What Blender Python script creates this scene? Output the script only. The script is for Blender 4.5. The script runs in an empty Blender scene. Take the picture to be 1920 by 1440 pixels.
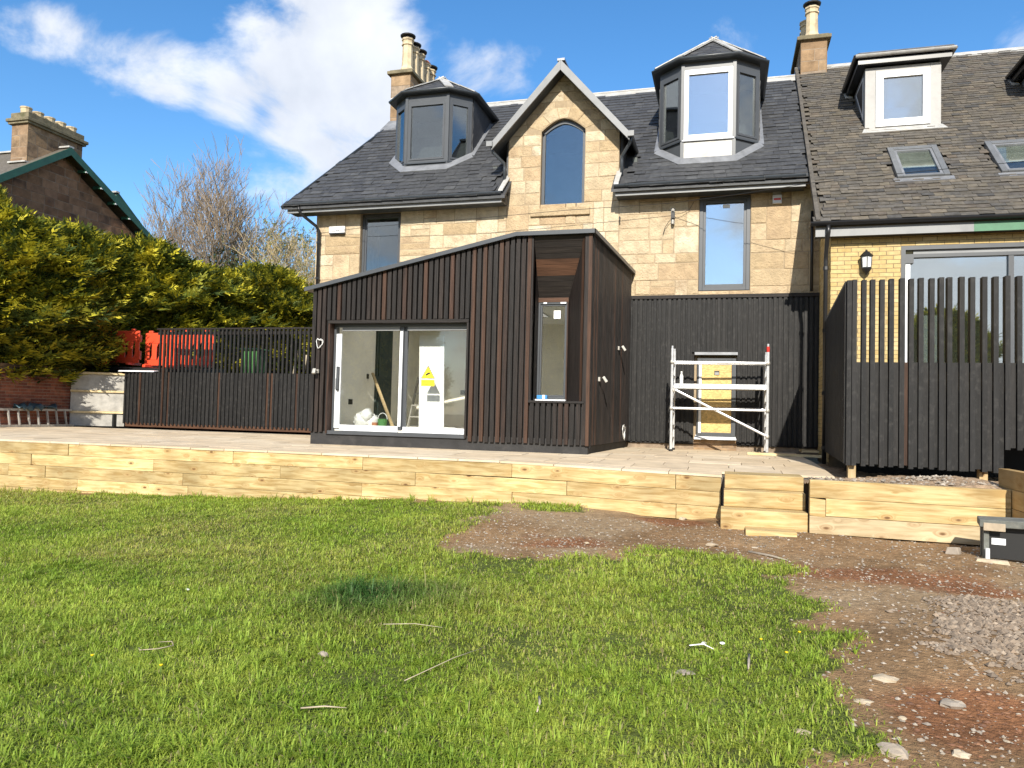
import bpy, math, random
import numpy as np
from mathutils import Matrix, Vector
R = math.radians
rnd = random.Random(7)
SC = bpy.context.scene
COL = SC.collection

# ------------------------------------------------------------------ camera
# world: X along the house front, Y away from the viewer, Z up; z = 0 is the paving
cam_d = bpy.data.cameras.new('camera'); cam = bpy.data.objects.new('camera', cam_d); COL.objects.link(cam)
cam_d.sensor_width = 36.0; cam_d.lens = 26.625; cam_d.clip_start = 0.05; cam_d.clip_end = 3000
yaw, pitch, roll = R(15.675), R(2.15), R(1.431)
fwd = Vector((-math.sin(yaw), math.cos(yaw), 0)); rgt = Vector((math.cos(yaw), math.sin(yaw), 0)); upv = Vector((0, 0, 1))
f2 = fwd*math.cos(pitch) + upv*math.sin(pitch); u2 = -fwd*math.sin(pitch) + upv*math.cos(pitch)
r3 = rgt*math.cos(roll) + u2*math.sin(roll); u3 = -rgt*math.sin(roll) + u2*math.cos(roll)
cam.matrix_world = Matrix(((r3.x, u3.x, -f2.x, 0), (r3.y, u3.y, -f2.y, 0), (r3.z, u3.z, -f2.z, 0.66), (0, 0, 0, 1)))
SC.camera = cam

# ------------------------------------------------------------------ light
SUN_EL, SUN_AZ = 30.0, 8.0          # sun stands behind the viewer, a little to the right of the house normal
sdir = Vector((-math.sin(R(SUN_AZ))*math.cos(R(SUN_EL)), math.cos(R(SUN_AZ))*math.cos(R(SUN_EL)), -math.sin(R(SUN_EL))))
sun_d = bpy.data.lights.new('sun', 'SUN'); sun_d.energy = 4.6; sun_d.angle = R(0.53); sun_d.color = (1.0, 0.94, 0.83)
sun = bpy.data.objects.new('sun', sun_d); COL.objects.link(sun); sun.location = (5, -20, 20)
sun.rotation_euler = sdir.to_track_quat('-Z', 'Y').to_euler()

W = bpy.data.worlds.new('World'); SC.world = W; W.use_nodes = True
nt = W.node_tree; nt.nodes.clear()
def N(tree, t, **kw):
    n = tree.nodes.new(t)
    for k, v in kw.items():
        if k.startswith('i_'):
            n.inputs[k[2:].replace('_', ' ')].default_value = v
        else: setattr(n, k, v)
    return n
def build_sky():
    L = nt.links.new
    sky = N(nt, 'ShaderNodeTexSky', sky_type='NISHITA', sun_disc=False, sun_elevation=R(SUN_EL), altitude=50, air_density=1.0, dust_density=0.25, ozone_density=3.0)
    to_sun = -sdir
    sky.sun_rotation = math.atan2(to_sun.x, to_sun.y)
    hs = N(nt, 'ShaderNodeHueSaturation'); hs.inputs['Saturation'].default_value = 1.24; L(sky.outputs[0], hs.inputs['Color'])
    bg1 = N(nt, 'ShaderNodeBackground'); bg1.inputs[1].default_value = 0.135; L(hs.outputs[0], bg1.inputs[0])
    tc = N(nt, 'ShaderNodeTexCoord')
    # cloud field: noise on the direction, domes of cloud at the directions where the clouds stand
    sep = N(nt, 'ShaderNodeSeparateXYZ'); L(tc.outputs['Generated'], sep.inputs[0])
    n1 = N(nt, 'ShaderNodeTexNoise', i_Scale=5.2, i_Detail=9.0, i_Roughness=0.60, i_Distortion=0.35)
    mp = N(nt, 'ShaderNodeMapping'); mp.inputs['Scale'].default_value = (1, 1, 1.6); mp.inputs['Location'].default_value = (0.37, 0.1, 0.2)
    L(tc.outputs['Generated'], mp.inputs[0]); L(mp.outputs[0], n1.inputs['Vector'])
    blobs = [((-0.7072, 0.5972, 0.3815), .042, .33), ((-0.69, 0.615, 0.381), .042, .34), ((-0.6757, 0.6327, 0.3803), .042, .35), ((-0.658, 0.652, 0.376), .043, .35), ((-0.6417, 0.6707, 0.372), .044, .36), ((-0.62, 0.688, 0.3725), .048, .37), ((-0.6007, 0.7049, 0.3733), .052, .38),
             ((-0.5584, 0.7433, 0.3703), .060, .40), ((-0.5053, 0.7561, 0.416), .078, .44), ((-0.4556, 0.7633, 0.458), .10, .50), ((-0.4445, 0.7967, 0.4095), .10, .50),
             ((-0.4761, 0.8062, 0.3513), .085, .46), ((-0.4276, 0.8206, 0.3792), .075, .46), ((-0.49, 0.745, 0.455), .055, .34), ((-0.4593, 0.8267, 0.3205), .060, .38),
             ((-0.292, 0.8609, 0.4167), .055, .26), ((-0.2552, 0.8745, 0.4105), .045, .25), ((-0.5104, 0.8209, 0.2561), .075, .33), ((-0.5502, 0.7894, 0.2722), .06, .27),
             ((0.2873, 0.8696, 0.4015), .04, .25), ((-0.6017, 0.7596, 0.2469), .06, .26), ((-0.4025, 0.8445, 0.3534), .05, .34)]
    acc = None
    for d, r, w in blobs:
        dist = N(nt, 'ShaderNodeVectorMath', operation='DISTANCE'); L(tc.outputs['Generated'], dist.inputs[0]); dist.inputs[1].default_value = Vector(d).normalized()
        mr = N(nt, 'ShaderNodeMapRange', interpolation_type='SMOOTHERSTEP'); L(dist.outputs['Value'], mr.inputs[0])
        mr.inputs[1].default_value = r*1.7; mr.inputs[2].default_value = 0.0; mr.inputs[3].default_value = 0.0; mr.inputs[4].default_value = w
        if acc is None: acc = mr.outputs[0]
        else:
            a = N(nt, 'ShaderNodeMath', operation='SMOOTH_MAX'); a.inputs[2].default_value = 0.12; L(acc, a.inputs[0]); L(mr.outputs[0], a.inputs[1]); acc = a.outputs[0]
    # broken cloud over the rest of the sky
    n2 = N(nt, 'ShaderNodeTexNoise', i_Scale=2.2, i_Detail=3.0, i_Roughness=0.5)
    mq = N(nt, 'ShaderNodeMapping'); mq.inputs['Location'].default_value = (1.7, 0.9, 2.3); L(tc.outputs['Generated'], mq.inputs[0]); L(mq.outputs[0], n2.inputs['Vector'])
    mrb = N(nt, 'ShaderNodeMapRange', interpolation_type='SMOOTHSTEP'); L(n2.outputs[0], mrb.inputs[0])
    mrb.inputs[1].default_value = 0.33; mrb.inputs[2].default_value = 0.54; mrb.inputs[4].default_value = 0.46
    back = N(nt, 'ShaderNodeMapRange', interpolation_type='SMOOTHSTEP'); L(sep.outputs[1], back.inputs[0])
    back.inputs[1].default_value = 0.35; back.inputs[2].default_value = -0.15; back.inputs[3].default_value = 0; back.inputs[4].default_value = 1
    m = N(nt, 'ShaderNodeMath', operation='MULTIPLY'); L(mrb.outputs[0], m.inputs[0]); L(back.outputs[0], m.inputs[1])
    a = N(nt, 'ShaderNodeMath', operation='MAXIMUM'); L(acc, a.inputs[0]); L(m.outputs[0], a.inputs[1])
    s = N(nt, 'ShaderNodeMath', operation='ADD'); L(a.outputs[0], s.inputs[0]); L(n1.outputs[0], s.inputs[1])
    den = N(nt, 'ShaderNodeMapRange', interpolation_type='SMOOTHSTEP'); L(s.outputs[0], den.inputs[0])
    den.inputs[1].default_value = 0.71; den.inputs[2].default_value = 0.95; den.inputs[4].default_value = 0.95
    # cloud tone: bright crowns, greyer thick parts
    n3 = N(nt, 'ShaderNodeTexNoise', i_Scale=9.0, i_Detail=6.0, i_Roughness=0.55); L(tc.outputs['Generated'], n3.inputs['Vector'])
    cr = N(nt, 'ShaderNodeMapRange'); L(n3.outputs[0], cr.inputs[0]); cr.inputs[1].default_value = 0.3; cr.inputs[2].default_value = 0.7
    mix = N(nt, 'ShaderNodeMix', data_type='RGBA'); L(cr.outputs[0], mix.inputs[0]); mix.inputs[6].default_value = (0.66, 0.70, 0.78, 1); mix.inputs[7].default_value = (0.90, 0.93, 0.98, 1)
    bg2 = N(nt, 'ShaderNodeBackground'); bg2.inputs[1].default_value = 0.80; L(mix.outputs[2], bg2.inputs[0])
    ms = N(nt, 'ShaderNodeMixShader'); L(den.outputs[0], ms.inputs[0]); L(bg1.outputs[0], ms.inputs[1]); L(bg2.outputs[0], ms.inputs[2])
    out = N(nt, 'ShaderNodeOutputWorld'); L(ms.outputs[0], out.inputs[0])
build_sky()
vs = SC.view_settings
vs.view_transform = 'Standard'; vs.look = 'None'; vs.gamma = 1.0; vs.exposure = 0.6; vs.use_curve_mapping = False
SC.cycles.max_bounces = 8; SC.cycles.diffuse_bounces = 5; SC.cycles.glossy_bounces = 4; SC.cycles.transparent_max_bounces = 12; SC.cycles.transmission_bounces = 4
SC.cycles.caustics_reflective = False; SC.cycles.caustics_refractive = False

# ------------------------------------------------------------------ materials
def material(name, palette, rough=0.7, noise=6.0, amt=0.35, stretch=(1, 1, 1), bump=0.0, bump_scale=40.0, bstretch=None, metallic=0.0, spec=0.5, stain=None, stain_scale=1.2, attr=None, transl=0.0, detail=5.0, bdist=0.01):
    m = bpy.data.materials.new(name); m.use_nodes = True; t = m.node_tree; L = t.links.new
    b = t.nodes['Principled BSDF']; b.inputs['Roughness'].default_value = rough; b.inputs['Metallic'].default_value = metallic; b.inputs['Specular IOR Level'].default_value = spec
    geo = N(t, 'ShaderNodeNewGeometry'); oi = N(t, 'ShaderNodeObjectInfo')
    ad = N(t, 'ShaderNodeMath', operation='ADD'); L(geo.outputs['Random Per Island'], ad.inputs[0]); L(oi.outputs['Random'], ad.inputs[1])
    fr = N(t, 'ShaderNodeMath', operation='FRACT'); L(ad.outputs[0], fr.inputs[0])
    if attr:
        at = N(t, 'ShaderNodeAttribute', attribute_name=attr); colr = at.outputs['Color']
    else:
        ramp = N(t, 'ShaderNodeValToRGB'); L(fr.outputs[0], ramp.inputs[0])
        el = ramp.color_ramp.elements
        while len(el) < len(palette): el.new(0.5)
        for i, c in enumerate(palette):
            el[i].position = i/max(1, len(palette)-1) if len(palette) > 1 else i; el[i].color = (*c, 1)
        if len(palette) == 1: el[1].color = (*palette[0], 1)
        colr = ramp.outputs[0]
    off = N(t, 'ShaderNodeVectorMath', operation='SCALE'); off.inputs[0].default_value = (17, 31, 23); L(fr.outputs[0], off.inputs['Scale'])
    vadd = N(t, 'ShaderNodeVectorMath', operation='ADD'); L(geo.outputs['Position'], vadd.inputs[0]); L(off.outputs[0], vadd.inputs[1])
    mp = N(t, 'ShaderNodeVectorMath', operation='MULTIPLY'); L(vadd.outputs[0], mp.inputs[0]); mp.inputs[1].default_value = stretch
    nz = N(t, 'ShaderNodeTexNoise', i_Scale=noise, i_Detail=detail, i_Roughness=0.6); L(mp.outputs[0], nz.inputs['Vector'])
    mr = N(t, 'ShaderNodeMapRange'); L(nz.outputs[0], mr.inputs[0]); mr.inputs[1].default_value = 0.25; mr.inputs[2].default_value = 0.75; mr.inputs[3].default_value = 1-amt; mr.inputs[4].default_value = 1+amt
    mul = N(t, 'ShaderNodeVectorMath', operation='SCALE'); L(colr, mul.inputs[0]); L(mr.outputs[0], mul.inputs['Scale'])
    out = mul.outputs[0]
    if stain:
        n2 = N(t, 'ShaderNodeTexNoise', i_Scale=stain_scale, i_Detail=6.0, i_Roughness=0.65); L(vadd.outputs[0], n2.inputs['Vector'])
        m2 = N(t, 'ShaderNodeMapRange', interpolation_type='SMOOTHSTEP'); L(n2.outputs[0], m2.inputs[0]); m2.inputs[1].default_value = 0.5; m2.inputs[2].default_value = 0.72; m2.inputs[4].default_value = 0.75
        mx = N(t, 'ShaderNodeMix', data_type='RGBA'); L(m2.outputs[0], mx.inputs[0]); L(out, mx.inputs[6]); mx.inputs[7].default_value = (*stain, 1); out = mx.outputs[2]
    L(out, b.inputs['Base Color'])
    if bump:
        mpb = N(t, 'ShaderNodeVectorMath', operation='MULTIPLY'); L(vadd.outputs[0], mpb.inputs[0]); mpb.inputs[1].default_value = bstretch or stretch
        nb = N(t, 'ShaderNodeTexNoise', i_Scale=bump_scale, i_Detail=4.0, i_Roughness=0.65); L(mpb.outputs[0], nb.inputs['Vector'])
        bp = N(t, 'ShaderNodeBump', i_Strength=bump, i_Distance=bdist); L(nb.outputs[0], bp.inputs['Height']); L(bp.outputs[0], b.inputs['Normal'])
    if transl:
        tr = N(t, 'ShaderNodeBsdfTranslucent'); L(out, tr.inputs[0])
        ms = N(t, 'ShaderNodeMixShader'); ms.inputs[0].default_value = transl; L(b.outputs[0], ms.inputs[1]); L(tr.outputs[0], ms.inputs[2])
        L(ms.outputs[0], t.nodes['Material Output'].inputs[0])
    return m
def pine(name, c1, c2, axis, grey=None):
    """fresh softwood: growth grain along one axis, knots, some dirt"""
    m = bpy.data.materials.new(name); m.use_nodes = True; t = m.node_tree; L = t.links.new
    b = t.nodes['Principled BSDF']; b.inputs['Roughness'].default_value = 0.72; b.inputs['Specular IOR Level'].default_value = 0.25
    geo = N(t, 'ShaderNodeNewGeometry'); oi = N(t, 'ShaderNodeObjectInfo')
    off = N(t, 'ShaderNodeVectorMath', operation='SCALE'); off.inputs[0].default_value = (17, 31, 23); L(oi.outputs['Random'], off.inputs['Scale'])
    va = N(t, 'ShaderNodeVectorMath', operation='ADD'); L(geo.outputs['Position'], va.inputs[0]); L(off.outputs[0], va.inputs[1])
    st = {'x': (0.9, 9, 9), 'y': (9, 0.9, 9), 'z': (9, 9, 0.9)}[axis]; kst = {'x': (3.9, 0.01, 8.0), 'y': (0.01, 3.9, 8.0), 'z': (8.0, 0.01, 3.9)}[axis]
    # knots bend the grain
    km = N(t, 'ShaderNodeVectorMath', operation='MULTIPLY'); L(va.outputs[0], km.inputs[0]); km.inputs[1].default_value = kst
    vo = N(t, 'ShaderNodeTexVoronoi', i_Scale=1.0, i_Randomness=1.0); L(km.outputs[0], vo.inputs['Vector'])
    kn = N(t, 'ShaderNodeMapRange', interpolation_type='SMOOTHSTEP'); L(vo.outputs['Distance'], kn.inputs[0]); kn.inputs[1].default_value = 0.17; kn.inputs[2].default_value = 0.06; kn.inputs[3].default_value = 0; kn.inputs[4].default_value = 1
    halo = N(t, 'ShaderNodeMapRange', interpolation_type='SMOOTHSTEP'); L(vo.outputs['Distance'], halo.inputs[0]); halo.inputs[1].default_value = 0.42; halo.inputs[2].default_value = 0.05; halo.inputs[3].default_value = 0; halo.inputs[4].default_value = 1
    kr = N(t, 'ShaderNodeMath', operation='GREATER_THAN'); kr.inputs[1].default_value = 0.48
    sepc = N(t, 'ShaderNodeSeparateColor'); L(vo.outputs['Color'], sepc.inputs[0]); L(sepc.outputs[0], kr.inputs[0])
    kk = N(t, 'ShaderNodeMath', operation='MULTIPLY'); L(kn.outputs[0], kk.inputs[0]); L(kr.outputs[0], kk.inputs[1])
    hk = N(t, 'ShaderNodeMath', operation='MULTIPLY'); L(halo.outputs[0], hk.inputs[0]); L(kr.outputs[0], hk.inputs[1])
    gm = N(t, 'ShaderNodeVectorMath', operation='MULTIPLY'); L(va.outputs[0], gm.inputs[0]); gm.inputs[1].default_value = st
    wob = N(t, 'ShaderNodeVectorMath', operation='SCALE'); wob.inputs[0].default_value = (0.5, 0.5, 1.3); L(hk.outputs[0], wob.inputs['Scale'])
    ga = N(t, 'ShaderNodeVectorMath', operation='ADD'); L(gm.outputs[0], ga.inputs[0]); L(wob.outputs[0], ga.inputs[1])
    g = N(t, 'ShaderNodeTexNoise', i_Scale=2.6, i_Detail=5.0, i_Roughness=0.6, i_Distortion=0.6); L(ga.outputs[0], g.inputs['Vector'])
    gr = N(t, 'ShaderNodeMapRange'); L(g.outputs[0], gr.inputs[0]); gr.inputs[1].default_value = 0.36; gr.inputs[2].default_value = 0.62
    mx = N(t, 'ShaderNodeMix', data_type='RGBA'); L(gr.outputs[0], mx.inputs[0]); mx.inputs[6].default_value = (*c1, 1); mx.inputs[7].default_value = (*c2, 1)
    big = N(t, 'ShaderNodeTexNoise', i_Scale=1.7, i_Detail=3.0); L(va.outputs[0], big.inputs['Vector'])
    bm_ = N(t, 'ShaderNodeMapRange'); L(big.outputs[0], bm_.inputs[0]); bm_.inputs[1].default_value = 0.3; bm_.inputs[2].default_value = 0.7; bm_.inputs[3].default_value = 0.72; bm_.inputs[4].default_value = 1.16
    ob = N(t, 'ShaderNodeMapRange'); L(oi.outputs['Random'], ob.inputs[0]); ob.inputs[3].default_value = 0.80; ob.inputs[4].default_value = 1.14
    mm = N(t, 'ShaderNodeMath', operation='MULTIPLY'); L(bm_.outputs[0], mm.inputs[0]); L(ob.outputs[0], mm.inputs[1])
    sc_ = N(t, 'ShaderNodeVectorMath', operation='SCALE'); L(mx.outputs[2], sc_.inputs[0]); L(mm.outputs[0], sc_.inputs['Scale'])
    h2 = N(t, 'ShaderNodeMath', operation='MULTIPLY'); L(hk.outputs[0], h2.inputs[0]); h2.inputs[1].default_value = 0.42
    m1 = N(t, 'ShaderNodeMix', data_type='RGBA'); L(h2.outputs[0], m1.inputs[0]); L(sc_.outputs[0], m1.inputs[6]); m1.inputs[7].default_value = (c1[0]*0.75, c1[1]*0.55, c1[2]*0.4, 1)
    k2 = N(t, 'ShaderNodeMath', operation='MULTIPLY'); L(kk.outputs[0], k2.inputs[0]); k2.inputs[1].default_value = 0.85
    m2 = N(t, 'ShaderNodeMix', data_type='RGBA'); L(k2.outputs[0], m2.inputs[0]); L(m1.outputs[2], m2.inputs[6]); m2.inputs[7].default_value = (0.11, 0.052, 0.02, 1)
    L(m2.outputs[2], b.inputs['Base Color'])
    bp = N(t, 'ShaderNodeBump', i_Strength=0.35, i_Distance=0.004); L(g.outputs[0], bp.inputs['Height']); L(bp.outputs[0], b.inputs['Normal'])
    return m
def glass(name, tint=(0.82, 0.86, 0.84), refl=0.16, rough=0.0, wav=0.0):
    m = bpy.data.materials.new(name); m.use_nodes = True; t = m.node_tree; t.nodes.clear(); L = t.links.new
    tr = N(t, 'ShaderNodeBsdfTransparent'); tr.inputs[0].default_value = (*tint, 1)
    gl = N(t, 'ShaderNodeBsdfGlossy'); gl.inputs['Roughness'].default_value = rough; gl.inputs[0].default_value = (0.95, 0.98, 1, 1)
    lw = N(t, 'ShaderNodeLayerWeight'); lw.inputs[0].default_value = 0.5; pw = N(t, 'ShaderNodeMath', operation='POWER'); L(lw.outputs['Facing'], pw.inputs[0]); pw.inputs[1].default_value = 4.0
    mr = N(t, 'ShaderNodeMapRange'); L(pw.outputs[0], mr.inputs[0]); mr.inputs[1].default_value = 0.0; mr.inputs[2].default_value = 1.0; mr.inputs[3].default_value = refl; mr.inputs[4].default_value = 1.0
    if wav:
        g = N(t, 'ShaderNodeNewGeometry'); nz = N(t, 'ShaderNodeTexNoise', i_Scale=1.3, i_Detail=1.0); L(g.outputs['Position'], nz.inputs['Vector'])
        bp = N(t, 'ShaderNodeBump', i_Strength=wav, i_Distance=0.02); L(nz.outputs[0], bp.inputs['Height']); L(bp.outputs[0], gl.inputs['Normal'])
    ms = N(t, 'ShaderNodeMixShader'); L(mr.outputs[0], ms.inputs[0]); L(tr.outputs[0], ms.inputs[1]); L(gl.outputs[0], ms.inputs[2])
    o = N(t, 'ShaderNodeOutputMaterial'); L(ms.outputs[0], o.inputs[0])
    return m
M = {}
M['sandstone'] = material('sandstone', [(.41, .305, .18), (.48, .375, .24), (.55, .455, .315), (.46, .345, .21), (.63, .545, .40), (.51, .395, .25), (.44, .32, .195), (.58, .475, .32)], 0.9, 6.0, 0.24, bump=1.0, bump_scale=22, stain=(.36, .26, .165), stain_scale=2.0, spec=0.2, bdist=0.035, detail=9.0)
M['mortar'] = material('mortar', [(.36, .28, .185)], 0.95, 7, 0.25, bump=0.5, bump_scale=60, spec=0.15)
M['oldstone'] = material('oldstone', [(.20, .13, .08), (.27, .18, .105), (.33, .23, .14), (.23, .155, .10)], 0.92, 3.0, 0.4, bump=0.6, bump_scale=25, stain=(.07, .055, .045), stain_scale=1.1, spec=0.15, bdist=0.02)
M['redstone'] = material('redstone', [(.20, .105, .06), (.25, .14, .08), (.30, .17, .10), (.22, .12, .072)], 0.92, 3.0, 0.35, bump=0.5, bump_scale=25, stain=(.06, .045, .04), stain_scale=1.0, spec=0.15, bdist=0.02)
M['slate'] = material('slate', [(.044, .045, .048), (.060, .061, .064), (.050, .051, .054), (.076, .077, .079)], 0.55, 9, 0.35, bump=0.5, bump_scale=40, bstretch=(2, 1, 1), spec=0.4)
M['oldslate'] = material('oldslate', [(.083, .075, .064), (.116, .101, .081), (.094, .088, .081), (.138, .117, .090), (.066, .064, .062), (.110, .090, .070)], 0.8, 8, 0.4, bump=0.7, bump_scale=30, spec=0.25, stain=(.12, .105, .075), stain_scale=2.2)
M['lead'] = material('lead', [(.248, .254, .267)], 0.45, 5, 0.3, bump=0.2, bump_scale=12, metallic=0.35, spec=0.5, stain=(.24, .245, .26), stain_scale=3.0)
M['lead_pale'] = material('lead_pale', [(.422, .415, .394)], 0.55, 5, 0.25, bump=0.15, bump_scale=14, metallic=0.1, stain=(.40, .37, .32), stain_scale=3.0)
M['anthracite'] = material('anthracite', [(.064, .069, .076)], 0.38, 3, 0.12)
M['gutter'] = material('gutter', [(.045, .052, .060)], 0.34, 3, 0.15)
M['black_pipe'] = material('black_pipe', [(.014, .014, .015)], 0.35, 3, 0.2)
M['fascia_grey'] = material('fascia_grey', [(.216, .220, .223)], 0.45, 4, 0.18, stain=(.2, .2, .2), stain_scale=4)
M['upvc'] = material('upvc', [(.704, .713, .722)], 0.35, 4, 0.06)
M['film'] = material('film', [(.78, .80, .82)], 0.4, 9, 0.10, bump=0.25, bump_scale=20)
M['fascia_green'] = material('fascia_green', [(.055, .165, .088)], 0.55, 5, 0.25)
M['barge_green'] = material('barge_green', [(.022, .085, .052)], 0.5, 5, 0.25)
M['charred'] = material('charred', [(.0085, .0070, .0064), (.018, .0142, .0124), (.011, .0088, .0079), (.026, .0178, .0142), (.0100, .0084, .0078), (.050, .0245, .0150)], 0.6, 3.0, 0.75, stretch=(11, 11, 0.7), bump=0.6, bump_scale=7.0, bstretch=(11, 11, .7), spec=0.3)
M['charred_x'] = material('charred_x', [(.014, .0115, .0105), (.020, .0155, .013), (.016, .013, .0115)], 0.62, 3.0, 0.55, stretch=(0.7, 11, 11), bump=0.5, bump_scale=7, spec=0.3)
M['brown_x'] = material('brown_x', [(.105, .050, .027), (.075, .036, .020)], 0.62, 3.0, 0.5, stretch=(0.7, 11, 11), bump=0.5, bump_scale=7, spec=0.3)
M['brown_z'] = material('brown_z', [(.040, .020, .0125), (.062, .031, .018)], 0.62, 3.0, 0.5, stretch=(11, 11, .7), bump=0.5, bump_scale=7, spec=0.3)
M['stained_black'] = material('stained_black', [(.0095, .0092, .0092), (.0155, .0148, .0145), (.012, .0115, .0112), (.0195, .0182, .0175)], 0.6, 3.0, 0.5, stretch=(11, 11, 0.7), bump=0.5, bump_scale=7.0, spec=0.3, stain=(.040, .0375, .035), stain_scale=11.0)
M['backing'] = material('backing', [(.010, .009, .009)], 0.8, 4, 0.3)
M['membrane'] = material('membrane', [(.022, .021, .021)], 0.75, 5, 0.4, bump=0.3, bump_scale=18, stain=(.05, .047, .045), stain_scale=3)
M['sleeper'] = pine('sleeper', (.40, .265, .105), (.60, .46, .235), 'x')
M['sleeper_pale'] = pine('sleeper_pale', (.40, .295, .165), (.57, .455, .28), 'x')
M['sleeper_y'] = pine('sleeper_y', (.364, .224, .084), (.434, .294, .133), 'y')
M['pine_z'] = pine('pine_z', (.448, .320, .160), (.544, .416, .240), 'z')
M['pine_x'] = pine('pine_x', (.546, .414, .211), (.651, .528, .317), 'x')
M['paving'] = material('paving', [(.56, .44, .295), (.62, .50, .35), (.66, .55, .40), (.58, .455, .31)], 0.85, 3.2, 0.18, bump=0.3, bump_scale=14, stain=(.44, .35, .25), stain_scale=1.0, spec=0.2)
M['grout'] = material('grout', [(.16, .135, .11)], 0.95, 6, 0.3)
M['concrete'] = material('concrete', [(.378, .360, .324)], 0.9, 6, 0.3, bump=0.4, bump_scale=30)
M['yellow_brick'] = material('yellow_brick', [(.492, .361, .156), (.541, .410, .197), (.459, .328, .135), (.574, .451, .238)], 0.85, 14, 0.18, bump=0.4, bump_scale=50, spec=0.2)
M['brick_mortar'] = material('brick_mortar', [(.22, .165, .10)], 0.95, 10, 0.3)
M['red_brick'] = material('red_brick', [(.20, .070, .045), (.26, .095, .055), (.15, .060, .045), (.31, .12, .07)], 0.9, 10, 0.4, bump=0.5, bump_scale=40, spec=0.15)
M['lime_mortar'] = material('lime_mortar', [(.26, .20, .145)], 0.95, 10, 0.35)
M['alu'] = material('alu', [(.72, .73, .74)], 0.33, 8, 0.16, metallic=0.45, stain=(.5, .5, .5), stain_scale=9)
M['alu_dull'] = material('alu_dull', [(.42, .40, .36)], 0.5, 8, 0.25, metallic=0.4)
M['red_plastic'] = material('red_plastic', [(.55, .03, .02)], 0.4, 5, 0.1)
M['osb'] = material('osb', [(.60, .42, .16)], 0.7, 22, 0.38, stretch=(1, 1, 2.3), bump=0.3, bump_scale=40, detail=2)
M['orange'] = material('orange', [(.72, .075, .028)], 0.42, 4, 0.14)
M['bin_green'] = material('bin_green', [(.07, .20, .06)], 0.45, 5, 0.15)
M['plaster'] = material('plaster', [(.82, .785, .68)], 0.9, 1.6, 0.08, stain=(.66, .62, .53), stain_scale=1.0)
M['ceiling'] = material('ceiling', [(.80, .79, .76)], 0.9, 2, 0.06)
M['screed'] = material('screed', [(.72, .69, .62)], 0.9, 3, 0.2)
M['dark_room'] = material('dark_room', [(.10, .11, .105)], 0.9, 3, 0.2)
M['white'] = material('white', [(.86, .86, .84)], 0.6, 4, 0.05)
M['black'] = material('black', [(.012, .012, .012)], 0.5, 4, 0.1)
M['velux'] = material('velux', [(.13, .135, .14)], 0.45, 4, 0.15)
M['dormer_board'] = material('dormer_board', [(.36, .35, .335)], 0.6, 4, 0.15, stain=(.28, .27, .25), stain_scale=4)
M['doorway_dark'] = material('doorway_dark', [(.030, .045, .040)], 0.5, 4, 0.3)  # dark tone painted for the unlit doorway
M['twig_buff'] = material('twig_buff', [(.42, .33, .19), (.34, .26, .145), (.48, .39, .24)], 0.85, 5, 0.25)
M['sign_yellow'] = material('sign_yellow', [(.85, .68, .02)], 0.5, 4, 0.03)
M['blue'] = material('blue', [(.05, .25, .55)], 0.4, 4, 0.1)
M['potclay'] = material('potclay', [(.527, .433, .281), (.468, .374, .230)], 0.75, 6, 0.25, stain=(.24, .18, .11), stain_scale=2.2)
M['potred'] = material('potred', [(.42, .17, .085)], 0.75, 6, 0.25)
M['moss_cap'] = material('moss_cap', [(.17, .145, .09)], 0.95, 5, 0.4, bump=0.6, bump_scale=25, stain=(.075, .075, .03), stain_scale=3)
M['plastic_bag'] = material('plastic_bag', [(.72, .72, .70)], 0.35, 12, 0.2, bump=0.6, bump_scale=14)
M['bark'] = material('bark', [(.30, .255, .20)], 0.9, 8, 0.35, bump=0.4, bump_scale=20)
M['twigbark'] = material('twigbark', [(.25, .19, .13), (.19, .145, .10), (.31, .245, .175)], 0.85, 5, 0.25)
M['conifer'] = material('conifer', None, 0.62, 3, 0.22, attr='col', transl=0.28, spec=0.3)
M['grass'] = material('grass', None, 0.5, 1.5, 0.14, attr='col', transl=0.42, spec=0.25)
M['rock'] = material('rock', [(.27, .225, .175), (.34, .29, .23), (.22, .185, .15), (.40, .345, .28), (.30, .245, .185)], 0.9, 9, 0.35, bump=0.5, bump_scale=30)
M['gravel'] = material('gravel', [(.185, .138, .097), (.25, .192, .138), (.14, .107, .078), (.31, .245, .18), (.21, .15, .10)], 0.9, 14, 0.3)
M['barkchip'] = material('barkchip', [(.184, .081, .041), (.265, .121, .060), (.138, .069, .041), (.345, .172, .086)], 0.9, 12, 0.3)
M['woodchip'] = material('woodchip', [(.416, .336, .232), (.496, .424, .320), (.320, .248, .168)], 0.85, 12, 0.25)
M['petal'] = material('petal', [(.85, .60, .01)], 0.6, 5, 0.05)
M['stalk'] = material('stalk', [(.10, .16, .03)], 0.6, 5, 0.05)
M['tarp'] = material('tarp', [(.045, .085, .105)], 0.45, 6, 0.3, bump=0.4, bump_scale=9)
M['grey_bench'] = material('grey_bench', [(.13, .135, .12)], 0.85, 8, 0.4, bump=0.5, bump_scale=30, stain=(.22, .20, .16), stain_scale=7)
M['glass'] = glass('glass', refl=0.14, wav=.05)
M['glass_bright'] = glass('glass_bright', refl=0.38, wav=.07)
M['glass_door'] = glass('glass_door', tint=(0.965, 0.975, 0.965), refl=0.06)
M['copper_wire'] = material('wire', [(.02, .02, .02)], 0.5, 4, 0.1)
M['wire_white'] = material('wire_white', [(.75, .75, .73)], 0.5, 4, 0.1)
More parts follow.
